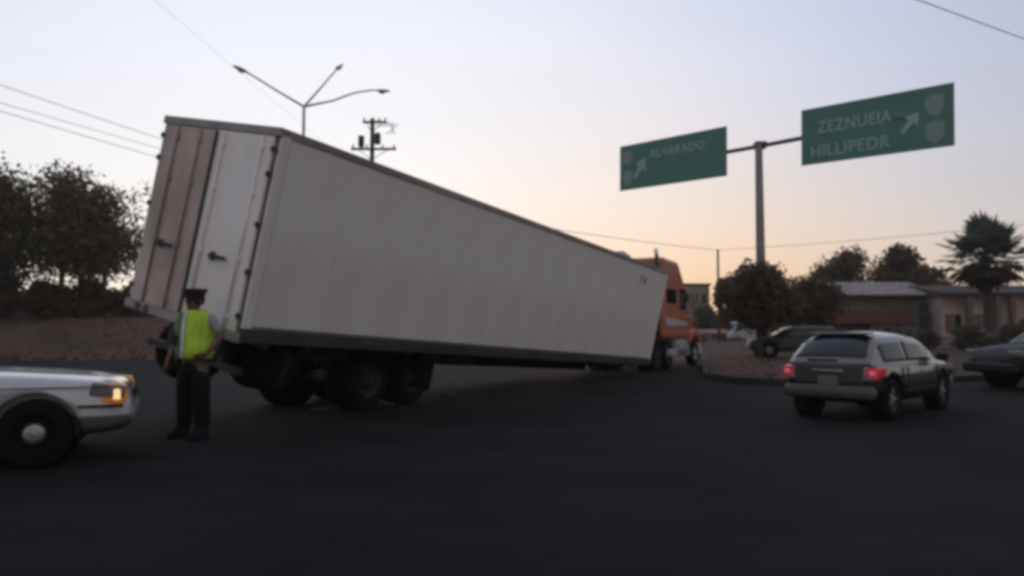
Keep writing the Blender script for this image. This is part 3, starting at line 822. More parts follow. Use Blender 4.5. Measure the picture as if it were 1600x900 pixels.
# ------------------------------------------------------------------ overhead sign
pb = Vector((11.67, 35.93, .13))
sign = thing('sign_gantry', 'tall single-post T gantry standing on the median carrying the two green road signs', 'sign gantry', pb)
arm_z = 10.1 - .13
b = MB(); b.tube([(0, 0, 0), (0, 0, 5), (0, 0, arm_z + .1)], [.24, .21, .17], 16); b.build('post', M_polebrown, sign)
b = MB(); b.tube([(0, 0, 0), (0, 0, 1.65)], [.30, .27], 12); b.box((0, 0, .03), (.9, .9, .06)); 
for k in range(4): b.prism([(.26, .06), (.43, .06), (.26, .5)], -.015, .015, Matrix.Rotation(k * PI / 2, 4, 'Z'))
b.build('base_sleeve', M_dsteel, sign)
dv = Vector((1, -1, 0)).normalized()
A_ = Vector((5.79, 41.84, 0)) - Vector((pb.x, pb.y, 0)); B_ = Vector((17.3, 30.2, 0)) - Vector((pb.x, pb.y, 0))
b = MB(); b.tube([(A_.x * .8 + .2, A_.y * .8 + .2, arm_z), (.2, .2, arm_z), (B_.x * .8 + .2, B_.y * .8 + .2, arm_z + .05)], .10, 10); b.box((.1, .1, arm_z), (.5, .5, .3)); b.build('arm', M_dsteel, sign)
def panel(c0, c1, zt0, zt1, zb0, zb1, label, texts, arrow, shields):
    """c0,c1 ends of the board (world xy); face towards the camera side"""
    c0 = Vector((*c0, 0)); c1 = Vector((*c1, 0)); u = (c1 - c0); Lw = u.length; u.normalize(); nrm = Vector((u.y, -u.x, 0))
    if nrm.dot(-c0) < 0: nrm = -nrm
    H = ((zt0 - zb0) + (zt1 - zb1)) / 2; z0 = (zb0 + zb1) / 2
    root = thing('road_sign', label, 'road sign', (c0.x, c0.y, z0), group='green signs on the gantry')
    tilt = math.atan2(((zt1 + zb1) - (zt0 + zb0)) / 2, Lw)
    M3 = Matrix((( u.x, 0, nrm.x, 0), (u.y, 0, nrm.y, 0), (0, 1, 0, 0), (0, 0, 0, 1)))
    M3 = M3 @ Matrix.Rotation(tilt, 4, 'Z')
    root.matrix_world = Matrix.Translation((c0.x, c0.y, z0)) @ M3
    def bx(c, d, nm, m, bev=0):
        b = MB(); b.box(c, d); return b.build(nm, m, root, bevel=bev)
    bx((Lw / 2, H / 2, -.03), (Lw, H, .05), 'panel', M_signgreen, .02)
    t = .05
    for c, d in (((Lw / 2, H - .07, 0), (Lw - .12, t, .012)), ((Lw / 2, .07, 0), (Lw - .12, t, .012)), ((.07, H / 2, 0), (t, H - .19, .012)), ((Lw - .07, H / 2, 0), (t, H - .19, .012))):
        bx(c, d, 'border_strip', M_signborder)
    for f in (.25, .75): bx((Lw * f, H / 2, -.10), (.08, H * .95, .08), 'stiffener', M_dsteel)
    for (s, x, y, sz, sq) in texts:
        text_mesh(s, sz, M_signwhite, root, 'lettering', Matrix.Translation((x, y, .0)), squash=sq)
    (ax, ay, asz, adir) = arrow
    b = MB(); q = [(-.12, -.6), (.12, -.6), (.12, .05), (.42, .05), (0, .6), (-.42, .05), (-.12, .05)]
    ca, sa = math.cos(adir), math.sin(adir)
    q = [(ax + asz * (x * ca - y * sa), ay + asz * (x * sa + y * ca)) for x, y in q]
    b.prism(q, -.004, .006, axis='Z'); b.build('arrow', M_signwhite, root)
    for (x, y, s_) in shields:
        b = MB(); q = [(-.38, .45), (0, .55), (.38, .45), (.42, 0), (.30, -.35), (0, -.55), (-.30, -.35), (-.42, 0)]
        b.prism([(x + s_ * a, y + s_ * c) for a, c in q], -.004, .006, axis='Z'); b.build('route_shield', M_signshield, root)
    return root
M_signborder = mat("sign_border", (0.13, 0.23, 0.22), 0.5)
M_signshield = mat("route_shield_sheeting", (0.23, 0.32, 0.32), 0.5)
def zat(px, py, Y): return at(px, py, Y).z
panel((at(968, 260, 41.84).x, 41.84), (at(1135, 235, 37.2).x, 37.2), zat(966, 228, 41.84), zat(1135, 196, 37.2), zat(968, 298, 41.84), zat(1137, 273, 37.2),
      'green road sign with one short line of text, left of the gantry post', [('ALVARADO', 2.0, 1.55, .62, .95)], (1.35, 1.1, 1.0, R(-35)), [(.52, 1.75, .75), (.55, .65, .75)])
panel((at(1251, 215, 34.6).x, 34.6), (at(1490, 175, 30.2).x, 30.2), zat(1250, 170, 34.6), zat(1490, 127, 30.2), zat(1252, 258, 34.6), zat(1490, 224, 30.2),
      'wide green road sign with two lines of text, right of the gantry post', [('ZEZNUEIA', .75, 1.38, .74, .84), ('HILLIPEDR', .42, .32, .74, .92)], (4.62, 1.2, .85, R(-40)), [(5.55, 1.75, .85), (5.55, .65, .85)])

# ------------------------------------------------------------------ street lamp
def street_lamp():
    Y = 36.0
    p = at(475, 165, Y); zt = p.z
    r = thing('street_lamp', 'street lamp with three long arms rising behind the trailer', 'street lamp', (p.x, Y, 1.2 if False else 0))
    b = MB(); b.tube([(0, 0, 0), (0, 0, zt)], [.13, .07], 12); b.lathe([(.3, 0), (.3, .05), (.16, .1)], 12, axis='Z'); b.build('pole', M_galvpale, r)
    tips = [(at(372, 106, Y - 1.5), True), (at(532, 103, Y + 2.2), True), (at(602, 142, Y + 1.5), False), ]
    for k, (t, st) in enumerate(tips):
        t = t - Vector((p.x, Y, 0)); base = Vector((0, 0, zt - .05))
        if st: pts = [base, base.lerp(t, .45) , base.lerp(t, .78) + Vector((0, 0, .04)), t - (t - base).normalized() * .0]
        else: pts = [base, base.lerp(t, .35) + Vector((0, 0, .02)), base.lerp(t, .6) + Vector((0, 0, .2)), base.lerp(t, .82) + Vector((0, 0, .17)), t]
        a = MB(); a.tube(pts, [.06, .05, .045, .04, .04][:len(pts)], 8); arm = a.build('lamp_arm', M_galvpale, r)
        d = (pts[-1] - pts[-2]); d.normalize()
        ang = math.atan2(d.y, d.x)
        el = math.asin(max(-1, min(1, d.z)))
        M = Matrix.Translation(t) @ Matrix.Rotation(ang, 4, 'Z') @ Matrix.Rotation(-el * .75, 4, 'Y')
        h = MB(); 
        h.add(*sphere_mesh(.36, .15, .07), M @ Matrix.Translation((-.10, 0, 0)), True); h.build('lamp_head', M_galvpale, arm)
        h = MB(); h.add(*sphere_mesh(.17, .12, .10), M @ Matrix.Translation((-.16, 0, -.06)), True); h.build('lamp_lens', M_lampglass, arm)
def sphere_mesh(a, b_, c, n=14, m=8):
    vs, fs = [], []
    for j in range(m + 1):
        th = PI * j / m
        for k in range(n):
            ph = 2 * PI * k / n
            vs.append((a * math.sin(th) * math.cos(ph) + (1e-4 * k if j in (0, m) else 0), b_ * math.sin(th) * math.sin(ph), c * math.cos(th)))
    for j in range(m):
        for k in range(n):
            fs.append((j * n + k, j * n + (k + 1) % n, (j + 1) * n + (k + 1) % n, (j + 1) * n + k))
    return vs, fs
M_galvpale = mat("pale_galvanised", (0.60, 0.41, 0.42), 0.5, scale=3)
street_lamp()

# ------------------------------------------------------------------ utility poles and wires
def utility_pole(px, ytop, Y, label, arms=True, r0=.17, zt=None):
    p = at(px, ytop, Y)
    zt = zt or p.z
    r = thing('utility_pole', label, 'utility pole', (p.x, Y, 0))
    b = MB(); b.tube([(0, 0, 0), (0, 0, zt)], [r0, r0 * .7], 10); b.build('pole', M_wood, r)
    if arms:
        for dz, w_, off in ((.25, 1.3, .15), (1.75, 2.5, .1)):
            b = MB(); b.box((off, -.14, zt - dz), (w_, .10, .13)); a = b.build('crossarm', M_wood, r, bevel=.01)
            for k in (-.45, -.15, .2, .45):
                b = MB(); b.lathe([(.03, 0), (.06, .05), (.035, .1), (.06, .15), (.02, .2)], 8, Matrix.Translation((off + k * w_, -.14, zt - dz + .06)), axis='Z'); b.build('insulator', M_galv, a)
            b = MB(); b.tube([(off - w_ * .35, -.16, zt - dz), (0, -.16, zt - dz - .6)], .02, 5); b.tube([(off + w_ * .35, -.16, zt - dz), (0, -.16, zt - dz - .6)], .02, 5); b.build('brace', M_dsteel, a)
        for x, z in ((-.55, zt - 1.35), (.35, zt - 1.2), (.75, zt - .55)):
            b = MB(); b.lathe([(.001, -.32), (.15, -.32), (.17, -.28), (.17, .24), (.14, .3), (.001, .3)], 12, Matrix.Translation((x, -.3, z)), axis='Z')
            if z < zt - 1: b.build('transformer', M_dsteel, r)
        b = MB()
        for k in range(5): b.tube([(.2, -.1, zt - .1 - k * .1), (1.0 + .12 * k, -.1, zt - .45 + .1 * (k % 3)), (1.3 - .15 * k, 0, zt - .9)], .015, 4)
        b.build('jumper_wire', M_cable, r)
    return r
utility_pole(582, 185, 42, 'utility pole with two crossarms and transformers rising over the trailer roof')
def wire(p0, p1, sag, label, r=.012, n=16):
    p0, p1 = Vector(p0), Vector(p1)
    b = MB(); b.tube([p0.lerp(p1, k / n) - Vector((0, 0, sag * 4 * (k / n) * (1 - k / n))) for k in range(n + 1)], r, 5)
    o = b.build('overhead_wire', M_cable); tag(o, label, 'wire', 'overhead wires')
def wline(q0, q1, z, ext0, ext1):
    """points of a level line through two photo points at height z, extended both ways"""
    def on(px, py):
        v = gnd(px, py, z); return v
    a, c = on(*q0), on(*q1); d = c - a
    return a - d * ext0, c + d * ext1
a, c = wline((0, 125), (245, 208), 9, 3.5, 9); wire(a, c, .2, 'highest of the three wires above the left trees')
a, c = wline((0, 153), (245, 224), 8.7, 3.5, 9); wire(a, c, .2, 'middle wire of the three above the left trees', .010)
a, c = wline((0, 166), (243, 238), 8.4, 3.5, 9); wire(a, c, .2, 'lowest of the three wires above the left trees')
a, c = wline((1450, 0), (1600, 55), 9, 3, 6); wire(a, c, .1, 'wire crossing the top right corner of the sky', .012)
a, c = wline((250, 2), (330, 70), 9, 3, 9); wire(a, c, .1, 'very thin wire at the top left above the street lamp', .003)
pp = utility_pole(1122, 420, 72, 'thin far pole standing left of the round median tree', arms=False, r0=.14, zt=8.9)
a = gnd(840, 349, 9); c = Vector((pp.location.x, 72, 8.8)); wire(a - (c - a) * .6, c, .25, 'faint wire running from the trailer roof to the thin far pole', .022)
a = gnd(1505, 350, 9); wire(c, a + (a - c) * 1.2, .5, 'faint wire running right from the thin far pole towards the palm', .018)
# ------------------------------------------------------------------ trees
def leaf_cloud(blobs, n, size, jitter=.25):
    vs, fs = [], []
    tot = sum(b_[1] ** 2 for b_ in blobs)
    for (c, r, sq) in blobs:
        k = int(n * r * r / tot)
        for _ in range(k):
            while True:
                d = Vector((random.gauss(0, 1), random.gauss(0, 1), random.gauss(0, 1)))
                if d.length > 1e-3: break
            d.normalize()
            rad = r * (random.random() ** .5) * (1.25 if random.random() < .12 else 1) * (1 + jitter * noise.noise(Vector(c) + d * 2.2))
            p = Vector(c) + Vector((d.x * rad, d.y * rad, d.z * rad * sq))
            s = size * random.uniform(.5, 1.3)
            nrm = (d + Vector((random.gauss(0, .7), random.gauss(0, .7), random.gauss(0, .7)))).normalized()
            t = nrm.orthogonal().normalized(); t = Matrix.Rotation(random.uniform(0, 2 * PI), 3, nrm) @ t
            u = nrm.cross(t)
            o = len(vs)
            vs += [p - t * s, p - u * s * .45, p + t * s, p + u * s * .45]
            fs.append((o, o + 1, o + 2, o + 3))
    return vs, fs
def make_tree(name, label, cat, loc, H, blobs, m, n, size, trunk_r, limbs=6, group=None, fork=.35):
    r = thing(name, label, cat, loc, group=group)
    b = MB()
    zt = H * fork
    lean = Vector((random.uniform(-.1, .1) * H * .3, random.uniform(-.1, .1), 0))
    b.tube([(0, 0, -.1), lean * .3 + Vector((0, 0, zt * .5)), lean + Vector((0, 0, zt))], [trunk_r * 1.25, trunk_r, trunk_r * .85], 8)
    bl = sorted(blobs, key=lambda q: -q[1])[:limbs]
    for c, rr, sq in bl:
        c = Vector(c); s = lean + Vector((0, 0, zt * .95)); mid_ = s.lerp(c, .5) + Vector((0, 0, -.08 * H * random.random()))
        b.tube([s, mid_, c], [trunk_r * .6, trunk_r * .35, trunk_r * .12], 6)
        for _ in range(3):
            e = c + Vector((random.uniform(-1, 1), random.uniform(-1, 1), random.uniform(-.6, .9))) * rr * .8
            b.tube([mid_.lerp(c, random.random()), e], [trunk_r * .2, trunk_r * .05], 4)
    b.build('trunk', M_bark, r)
    vs, fs = leaf_cloud(blobs, n, size)
    q = MB(); q.add(vs, fs); q.build('crown', m, r, fix=False)
    return r
def blob_tree(name, label, px0, px1, ytop, ybot, Y, zg, m, n, size, nb, seed, trunk_r=.15, cat='tree', group=None, sq=.8, rf=.55, lo=.0):
    """crown filling the photo box px0..px1 x ytop..ybot at depth Y, standing on ground height zg"""
    random.seed(seed)
    A, B = at(px0, ytop, Y), at(px1, ybot, Y)
    cx_, w_ = (A.x + B.x) / 2, (B.x - A.x); zt, zb = A.z, B.z; h = zt - zb
    base = Vector((cx_, Y, zg))
    bl = []
    for _ in range(nb):
        an = random.uniform(0, 2 * PI); rr = math.sqrt(random.random())
        t = random.random()
        prof = math.sqrt(max(.05, 1 - (2 * t - 1 - lo) ** 2 * .8))
        br = random.uniform(.6, 1.15) * min(w_, h) * rf * .6
        x = math.cos(an) * rr * max(0, w_ / 2 * prof - br * .6); y = math.sin(an) * rr * max(0, w_ / 2 * prof - br * .6) * .8
        z = zb - zg + br * sq * .7 + t * max(.1, h - 2 * br * sq * .9)
        bl.append(((x, y, z), br, sq))
    return make_tree(name, label, cat, base, zt - zg, bl, m, n, size, trunk_r, group=group)
G1 = 'trees on the bank at the left'
zb_ = 1.95
blob_tree('tree', 'dense dark broad tree at the left edge of the photo, on the bank', -90, 66, 240, 500, 45, zb_, M_leaf_g, 15000, .18, 50, 3, .22, group=G1)
blob_tree('tree', 'olive bushy tree on the bank with sky showing under its crown', 24, 176, 246, 430, 46.5, zb_, M_leaf_l, 9000, .17, 44, 11, .17, group=G1)
blob_tree('tree', 'smaller olive tree on the bank between the bushy tree and the trailer', 98, 224, 280, 436, 47.5, zb_, M_leaf_l, 5000, .16, 34, 5, .15, group=G1)
blob_tree('sparse_tree', 'thin sparse tree showing right beside the trailer rear corner', 178, 266, 276, 450, 49, zb_, M_leaf_l, 1300, .14, 16, 8, .10, group=G1)
blob_tree('tree', 'paler tree set back between the dense left tree and the trailer', 40, 215, 300, 446, 53, zb_, M_leaf_l, 5600, .18, 34, 14, .12, group=G1)
# hedge like undergrowth on the bank
G2 = 'bushes under the bank trees'
for i, (a_, c_, yt, lab) in enumerate([(-60, 46, 415, 'dark bush under the dense tree at the left edge'), (26, 114, 436, 'dark bush under the olive bushy tree'),
                                   (90, 184, 432, 'dark bush left of the sparse tree on the bank'), (160, 262, 436, 'dark bush beside the trailer rear, under the sparse tree')]):
    blob_tree('bush', lab, a_, c_, yt, 497, 46 + i * .7, bank_z(at((a_ + c_) / 2, 490, 46).x, 46), M_leaf_b, 4200, .16, 16, 20 + i, .07, 'bush', G2, sq=.7, rf=.55)
b = MB()
# right hand trees
blob_tree('round_tree', 'round dark tree on the median in front of the sign post', 1118, 1254, 400, 514, 33.6, .13, M_leaf_g, 14000, .14, 40, 31, .12, sq=.9, rf=.5, lo=.0)
blob_tree('shade_tree', 'low brownish tree right of the round median tree', 1210, 1318, 420, 524, 44, .13, M_leaf_b, 8000, .15, 18, 32, .14, sq=.9, rf=.5)
G3 = 'trees behind the grey-roofed shop'
blob_tree('tree', 'left crown of the trees behind the grey-roofed shop', 1270, 1364, 374, 476, 76, 0, M_leaf_b, 5200, .26, 16, 41, .22, group=G3, rf=.5)
blob_tree('tree', 'right crown of the trees behind the grey-roofed shop', 1352, 1444, 372, 476, 77, 0, M_leaf_b, 5200, .26, 16, 42, .22, group=G3, rf=.5)
blob_tree('tree', 'lowest and rightmost tree behind the grey-roofed shop', 1414, 1490, 408, 478, 74, 0, M_leaf_b, 3200, .24, 12, 43, .18, group=G3, rf=.5)
blob_tree('far_tree', 'reddish brown far tree right of the truck cab, before the round tree', 1112, 1150, 432, 522, 80, 0, M_leaf_b, 3000, .26, 14, 44, .16, rf=.6)
blob_tree('far_bush', 'low bush in the distance just right of the truck cab', 1078, 1122, 470, 518, 95, 0, M_leaf_b, 2200, .28, 10, 45, .12, rf=.7, cat='bush')
for k, (px_, lab) in enumerate(((1512, 'small dark bush under the palm by the parked dark car'), (1584, 'pointed dark bush at the right edge behind the cars'), )):
    blob_tree('bush', lab, px_ - 22, px_ + 20, 498 + 6 * k, 545, 43, 0, M_leaf_g, 2200, .12, 9, 50 + k, .05, 'bush', rf=.7)
# dark gate pillar with pale band and shrub
p = at(1442, 540, 46)
r = thing('gate_pillar', 'dark slim pillar with a pale band, standing between the two buildings', 'pillar', (p.x, 46, 0))
hh = zat(1442, 476, 46)
b = MB(); b.box((0, 0, hh / 2), (.62, .5, hh)); b.build('pillar', M_black, r, bevel=.03)
b = MB(); b.box((0, 0, hh - .55), (.70, .58, .18)); b.build('band', M_kerb, r, bevel=.01)
b = MB(); b.box((0, 0, hh + .05), (.8, .68, .12)); b.build('cap', M_dsteel, r, bevel=.02)
blob_tree('bush', 'low dark bush at the foot of the slim pillar', 1430, 1474, 508, 542, 45, 0, M_leaf_g, 1800, .1, 8, 60, .04, 'bush', rf=.7)

# palm
def palm():
    Y = 50; base = at(1545, 535, Y); c = at(1546, 408, Y); cz = c.z
    r = thing('palm_tree', 'bushy fan palm with a dead brown skirt, at the right edge over the pinkish building', 'palm tree', (base.x, Y, 0))
    b = MB(); b.tube([(0, 0, 0), (.05, 0, cz * .5), (0, 0, cz)], [.30, .24, .26], 12)
    for k in range(22): 
        z = .3 + k * cz / 24
        b.lathe([(.26, z), (.31, z + .08), (.26, z + .1)], 12, axis='Z')
    b.build('trunk', M_bark, r)
    def fan(d, L, rad, m, droop):
        d = d.normalized(); side = d.cross(Vector((0, 0, 1)))
        if side.length < .1: side = Vector((1, 0, 0))
        side.normalize(); up = side.cross(d)
        root = Vector((0, 0, cz)); tip = root + d * L
        b = MB(); b.tube([root, root.lerp(tip, .6), tip], [.03, .025, .02], 4)
        vs, fs = [], []
        n = 15
        for k in range(n):
            a = (k / (n - 1) - .5) * R(210)
            l = rad * (1 - .25 * abs(a) / R(105)) * random.uniform(.85, 1.1)
            e = tip + (d * math.cos(a) + side * math.sin(a)) * l - Vector((0, 0, droop * l * l)) + up * .1 * random.uniform(-1, 1)
            mth = tip.lerp(e, .55) + up * .03
            pw = (d * -math.sin(a) + side * math.cos(a)) * .12
            o = len(vs)
            vs += [tip, mth - pw, e, mth + pw]
            fs.append((o, o + 1, o + 2, o + 3))
        b.add(vs, fs); 
        return b.build('frond', m, r, fix=False)
    random.seed(77)
    for i in range(74):
        t = (i + .5) / 74; el = R(88 - 125 * t); az = i * 2.39996
        d = Vector((math.cos(az) * math.cos(el), math.sin(az) * math.cos(el), math.sin(el)))
        fan(d, random.uniform(1.2, 2.3) * (1 if el > -.2 else .8), random.uniform(1.1, 1.5), M_palm if el > R(-12) else M_deadpalm, .12 if el > 0 else .25)
    for i in range(26):
        az = i * 2.39996; el = R(random.uniform(-80, -45))
        d = Vector((math.cos(az) * math.cos(el), math.sin(az) * math.cos(el), math.sin(el)))
        fan(d, random.uniform(.7, 1.2), random.uniform(.8, 1.1), M_deadpalm, .3)
palm()

# ------------------------------------------------------------------ buildings
M_roofgrey = mat("grey_roof_sheet", (0.36, 0.325, 0.31), 0.7, scale=1.5)
M_brownwall = mat("brown_wall", (0.15, 0.115, 0.11), 0.9, scale=1.2)
M_redband = mat("dark_red_band", (0.12, 0.03, 0.03), 0.7)
M_palewall = mat("pale_wall", (0.36, 0.32, 0.32), 0.9, scale=1.2)
M_pink = mat("pinkish_plaster", (0.52, 0.39, 0.37), 0.9, scale=1.0, bump=.2)
M_beige = mat("beige_plaster", (0.30, 0.22, 0.17), 0.9, scale=.6)
M_eave = mat("dark_eave_tiles", (0.055, 0.04, 0.036), 0.9, scale=4, bump=.3)
def wbox(nm, x0, x1, y0, y1, z0, z1, m, parent, bev=0):
    b = MB(); b.box(((x0 + x1) / 2, (y0 + y1) / 2, (z0 + z1) / 2), (x1 - x0, y1 - y0, z1 - z0)); return b.build(nm, m, parent, bevel=bev)
Y = 60.
xl, xr_ = at(1258, 500, Y).x, at(1452, 500, Y).x
shop = thing('shop_building', 'low shop with a grey sheet roof and a dark red band under it', 'building', (xl, Y, 0))
Wd = xr_ - xl
zr_ = zat(1350, 437, Y); ze = zat(1350, 464, Y)
wbox('wall', 0, Wd, 0, 9, 0, ze, M_brownwall, shop)
b = MB(); xa = at(1300, 440, Y).x - xl; b.prism([(-.9, ze + .1), (-.9, ze + .22), (3.6, zr_ - .0), (8.6, ze + .3), (8.6, ze + .1)], xa, Wd + .3, Matrix.Rotation(R(90), 4, 'Z') @ Matrix.Scale(-1, 4, (0, 1, 0))); o = b.build('roof', M_roofgrey, shop)
for k in range(18):
    x = xa + .25 + k * (Wd - xa) / 18
    b = MB(); b.add([(x - .03, -.91, ze + .23), (x + .03, -.91, ze + .23), (x + .03, 3.55, zr_ + .01), (x - .03, 3.55, zr_ + .01), (x, -.91, ze + .30), (x, 3.55, zr_ + .08)], [(0, 4, 5, 3), (4, 1, 2, 5), (0, 1, 4), (3, 5, 2)]); b.build('roof_rib', M_roofgrey, o)
zA, zB = zat(1350, 506, Y), zat(1350, 486, Y)
wbox('red_band', at(1268, 0, Y).x - xl, at(1424, 0, Y).x - xl, -1.2, .0, zA, zB, M_redband, shop, .03)
zs0 = zat(1350, 521, Y)
wbox('front_wall', at(1345, 0, Y).x - xl, Wd - .1, -.25, -.003, 0, zA - .01, M_palewall, shop)
for px_ in (1352, 1372, 1388, 1404, 1420):
    x = at(px_, 0, Y).x - xl; wd = .28 if px_ != 1372 else .22
    f_ = wbox('window', x - wd - .04, x + wd + .04, -.30, -.24, zs0 - .2, zs0 + .42, M_eave, shop); wbox('pane', x - wd, x + wd, -.315, -.295, zs0 - .15, zs0 + .37, M_glass, f_)
for px_ in (1285, 1312, 1335):
    x = at(px_, 0, Y).x - xl
    d_ = wbox('door', x - .5, x + .5, -.08, -.003, 0, 2.05, M_dsteel, shop); wbox('door_handle', x + .35, x + .40, -.12, -.08, .95, 1.1, M_chrome, d_)
for px_ in (1300, 1380, 1440):
    x = at(px_, 0, Y).x - xl; wbox('canopy_post', x - .06, x + .06, -1.15, -1.03, 0, zA - .003, M_dsteel, shop)

Y = 58.
xl, xr_ = at(1455, 0, Y).x, at(1680, 0, Y).x
pk = thing('pink_building', 'single-storey pinkish building with a dark eave behind the palm tree', 'building', (xl, Y, 0))
Wd = xr_ - xl; zt_ = zat(1500, 462, Y)
wbox('wall', 0, Wd, 0, 8, 0, zt_, M_pink, pk)
b = MB(); b.prism([(-1.0, zt_ - .02), (-1.0, zt_ + .2), (4, zt_ + 1.0), (9, zt_ + .2), (9, zt_ - .02)], -.4, Wd + .4, Matrix.Rotation(R(90), 4, 'Z') @ Matrix.Scale(-1, 4, (0, 1, 0))); b.build('roof', M_eave, pk)
for k, px_ in enumerate((1490, 1533, 1556, 1597, 1640)):
    x = at(px_, 0, Y).x - xl
    wbox('column', x - .2, x + .2, -.9, -.5, 0, zt_ - .02, M_pinkd if False else M_brownwall, pk, .03)
for px_ in (1474, 1512, 1620):
    x = at(px_, 0, Y).x - xl
    f_ = wbox('window', x - .55, x + .55, -.06, -.002, 1.1, 2.5, M_eave, pk); wbox('pane', x - .48, x - .02, -.08, -.055, 1.17, 2.43, M_glass, f_); wbox('pane', x + .02, x + .48, -.08, -.055, 1.17, 2.43, M_glass, f_)
x = at(1575, 0, Y).x - xl
d_ = wbox('door', x - .02, x + .9, -.06, -.002, 0, 2.1, M_dsteel, pk); wbox('door_handle', x + .1, x + .15, -.1, -.06, .95, 1.1, M_chrome, d_)
p = at(1492, 530, 52)
lw = thing('low_wall', 'low pale wall stub in front of the pinkish building', 'wall', (p.x, 52, 0))
wbox('wall', -1.6, 1.3, 0, .25, 0, .75, M_palewall, lw); wbox('coping', -1.65, 1.35, -.05, .3, .753, .83, M_kerb, lw, .01)
# far beige tower block and low barrier right of the truck
Y = 110.
p = at(1094, 500, Y)
fb = thing('far_building', 'small tan building in the distance just right of the truck cab', 'building', (p.x, Y, 0))
zt_ = zat(1094, 446, Y)
wbox('wall', -2.6, 1.4, 0, 6, 0, zt_, M_beige, fb); wbox('roof', -2.8, 1.6, -.2, 6.2, zt_, zt_ + .3, M_eave, fb)
for x in (-1.9, -.6, .6):
    for z in (2.6, 5.2):
        f_ = wbox('window', x - .35, x + .35, -.1, -.002, z, z + 1.3, M_eave, fb); wbox('pane', x - .28, x + .28, -.13, -.095, z + .08, z + 1.22, M_glass, f_)
Y = 78.
a, c = at(1086, 515, Y), at(1136, 515, Y)
ba = thing('guard_rail', 'low pale barrier crossing behind the median near the truck', 'barrier', (a.x, Y, 0))
wbox('rail', 0, c.x - a.x, 0, .08, .95, 1.35, M_galvpale, ba, .01)
for k in range(6): x = .1 + k * (c.x - a.x - .2) / 5; wbox('post', x - .06, x + .06, .085, .2, 0, 1.3, M_dsteel, ba)
# boundary wall and treeline closing the distance
def treeline(name, label, x0, x1, Y0, Y1, h, n, m, seed):
    random.seed(seed); vs, fs = [], []
    for k in range(n):
        t = random.random(); x = x0 + (x1 - x0) * t; y = Y0 + (Y1 - Y0) * t + random.uniform(-3, 3)
        H_ = h * (.7 + .5 * noise.noise(Vector((x * .07, seed, 0))) + .18 * noise.noise(Vector((x * .3, seed, 4))))
        z = random.random() ** .8 * H_; s = random.uniform(.3, .8)
        a = random.uniform(0, PI); o = len(vs)
        dx, dy = math.cos(a) * s, math.sin(a) * s
        vs += [(x - dx, y - dy, z - s * .3), (x, y, z - s), (x + dx, y + dy, z + s * .3), (x, y, z + s)]
        fs.append((o, o + 1, o + 2, o + 3))
    b = MB(); b.add(vs, fs); o = b.build(name, m, fix=False); tag(o, label, 'trees', kind='stuff')
treeline('distant_trees', 'distant line of trees closing the road behind the truck and the median', -30, 75, 150, 128, 6.5, 15000, M_leaf_b, 5)
treeline('distant_trees', 'dark wood behind the trees on the left bank', -75, -8, 72, 85, 5.6, 12000, M_leaf_g, 9)

# ------------------------------------------------------------------ traffic officer
def skin_mesh(name, verts, edges, radii, m, parent, sub=2, root=0):
    me = bpy.data.meshes.new(name); me.from_pydata(verts, edges, [])
    o = bpy.data.objects.new(name, me); C.objects.link(o)
    md = o.modifiers.new('skin', 'SKIN'); md.use_smooth_shade = True; md.branch_smoothing = .5
    sv = me.skin_vertices[0].data if me.skin_vertices else None
    if sv is None:
        bm_ = bmesh.new(); bm_.from_mesh(me); bm_.verts.layers.skin.verify(); bm_.to_mesh(me); bm_.free(); sv = me.skin_vertices[0].data
    for i, r in enumerate(radii):
        sv[i].radius = (r, r) if not isinstance(r, tuple) else r
        sv[i].use_root = (i == root)
    md = o.modifiers.new('sub', 'SUBSURF'); md.levels = sub; md.render_levels = sub
    bpy.context.view_layer.update()
    me2 = bpy.data.meshes.new_from_object(o.evaluated_get(bpy.context.evaluated_depsgraph_get()))
    bpy.data.objects.remove(o)
    for p in me2.polygons: p.use_smooth = True
    me2.materials.clear(); me2.materials.append(m)
    o = bpy.data.objects.new(name, me2); C.objects.link(o); o.parent = parent
    return o
def ell_loft(rings, n=20):
    """rings: (cx, cy, z, rx, ry)"""
    vs, fs = [], []
    for (x, y, z, rx, ry) in rings:
        for k in range(n):
            a = 2 * PI * k / n
            vs.append((x + rx * math.cos(a), y + ry * math.sin(a), z))
    for i in range(len(rings) - 1):
        for k in range(n):
            fs.append((i * n + k, i * n + (k + 1) % n, (i + 1) * n + (k + 1) % n, (i + 1) * n + k))
    return vs, fs
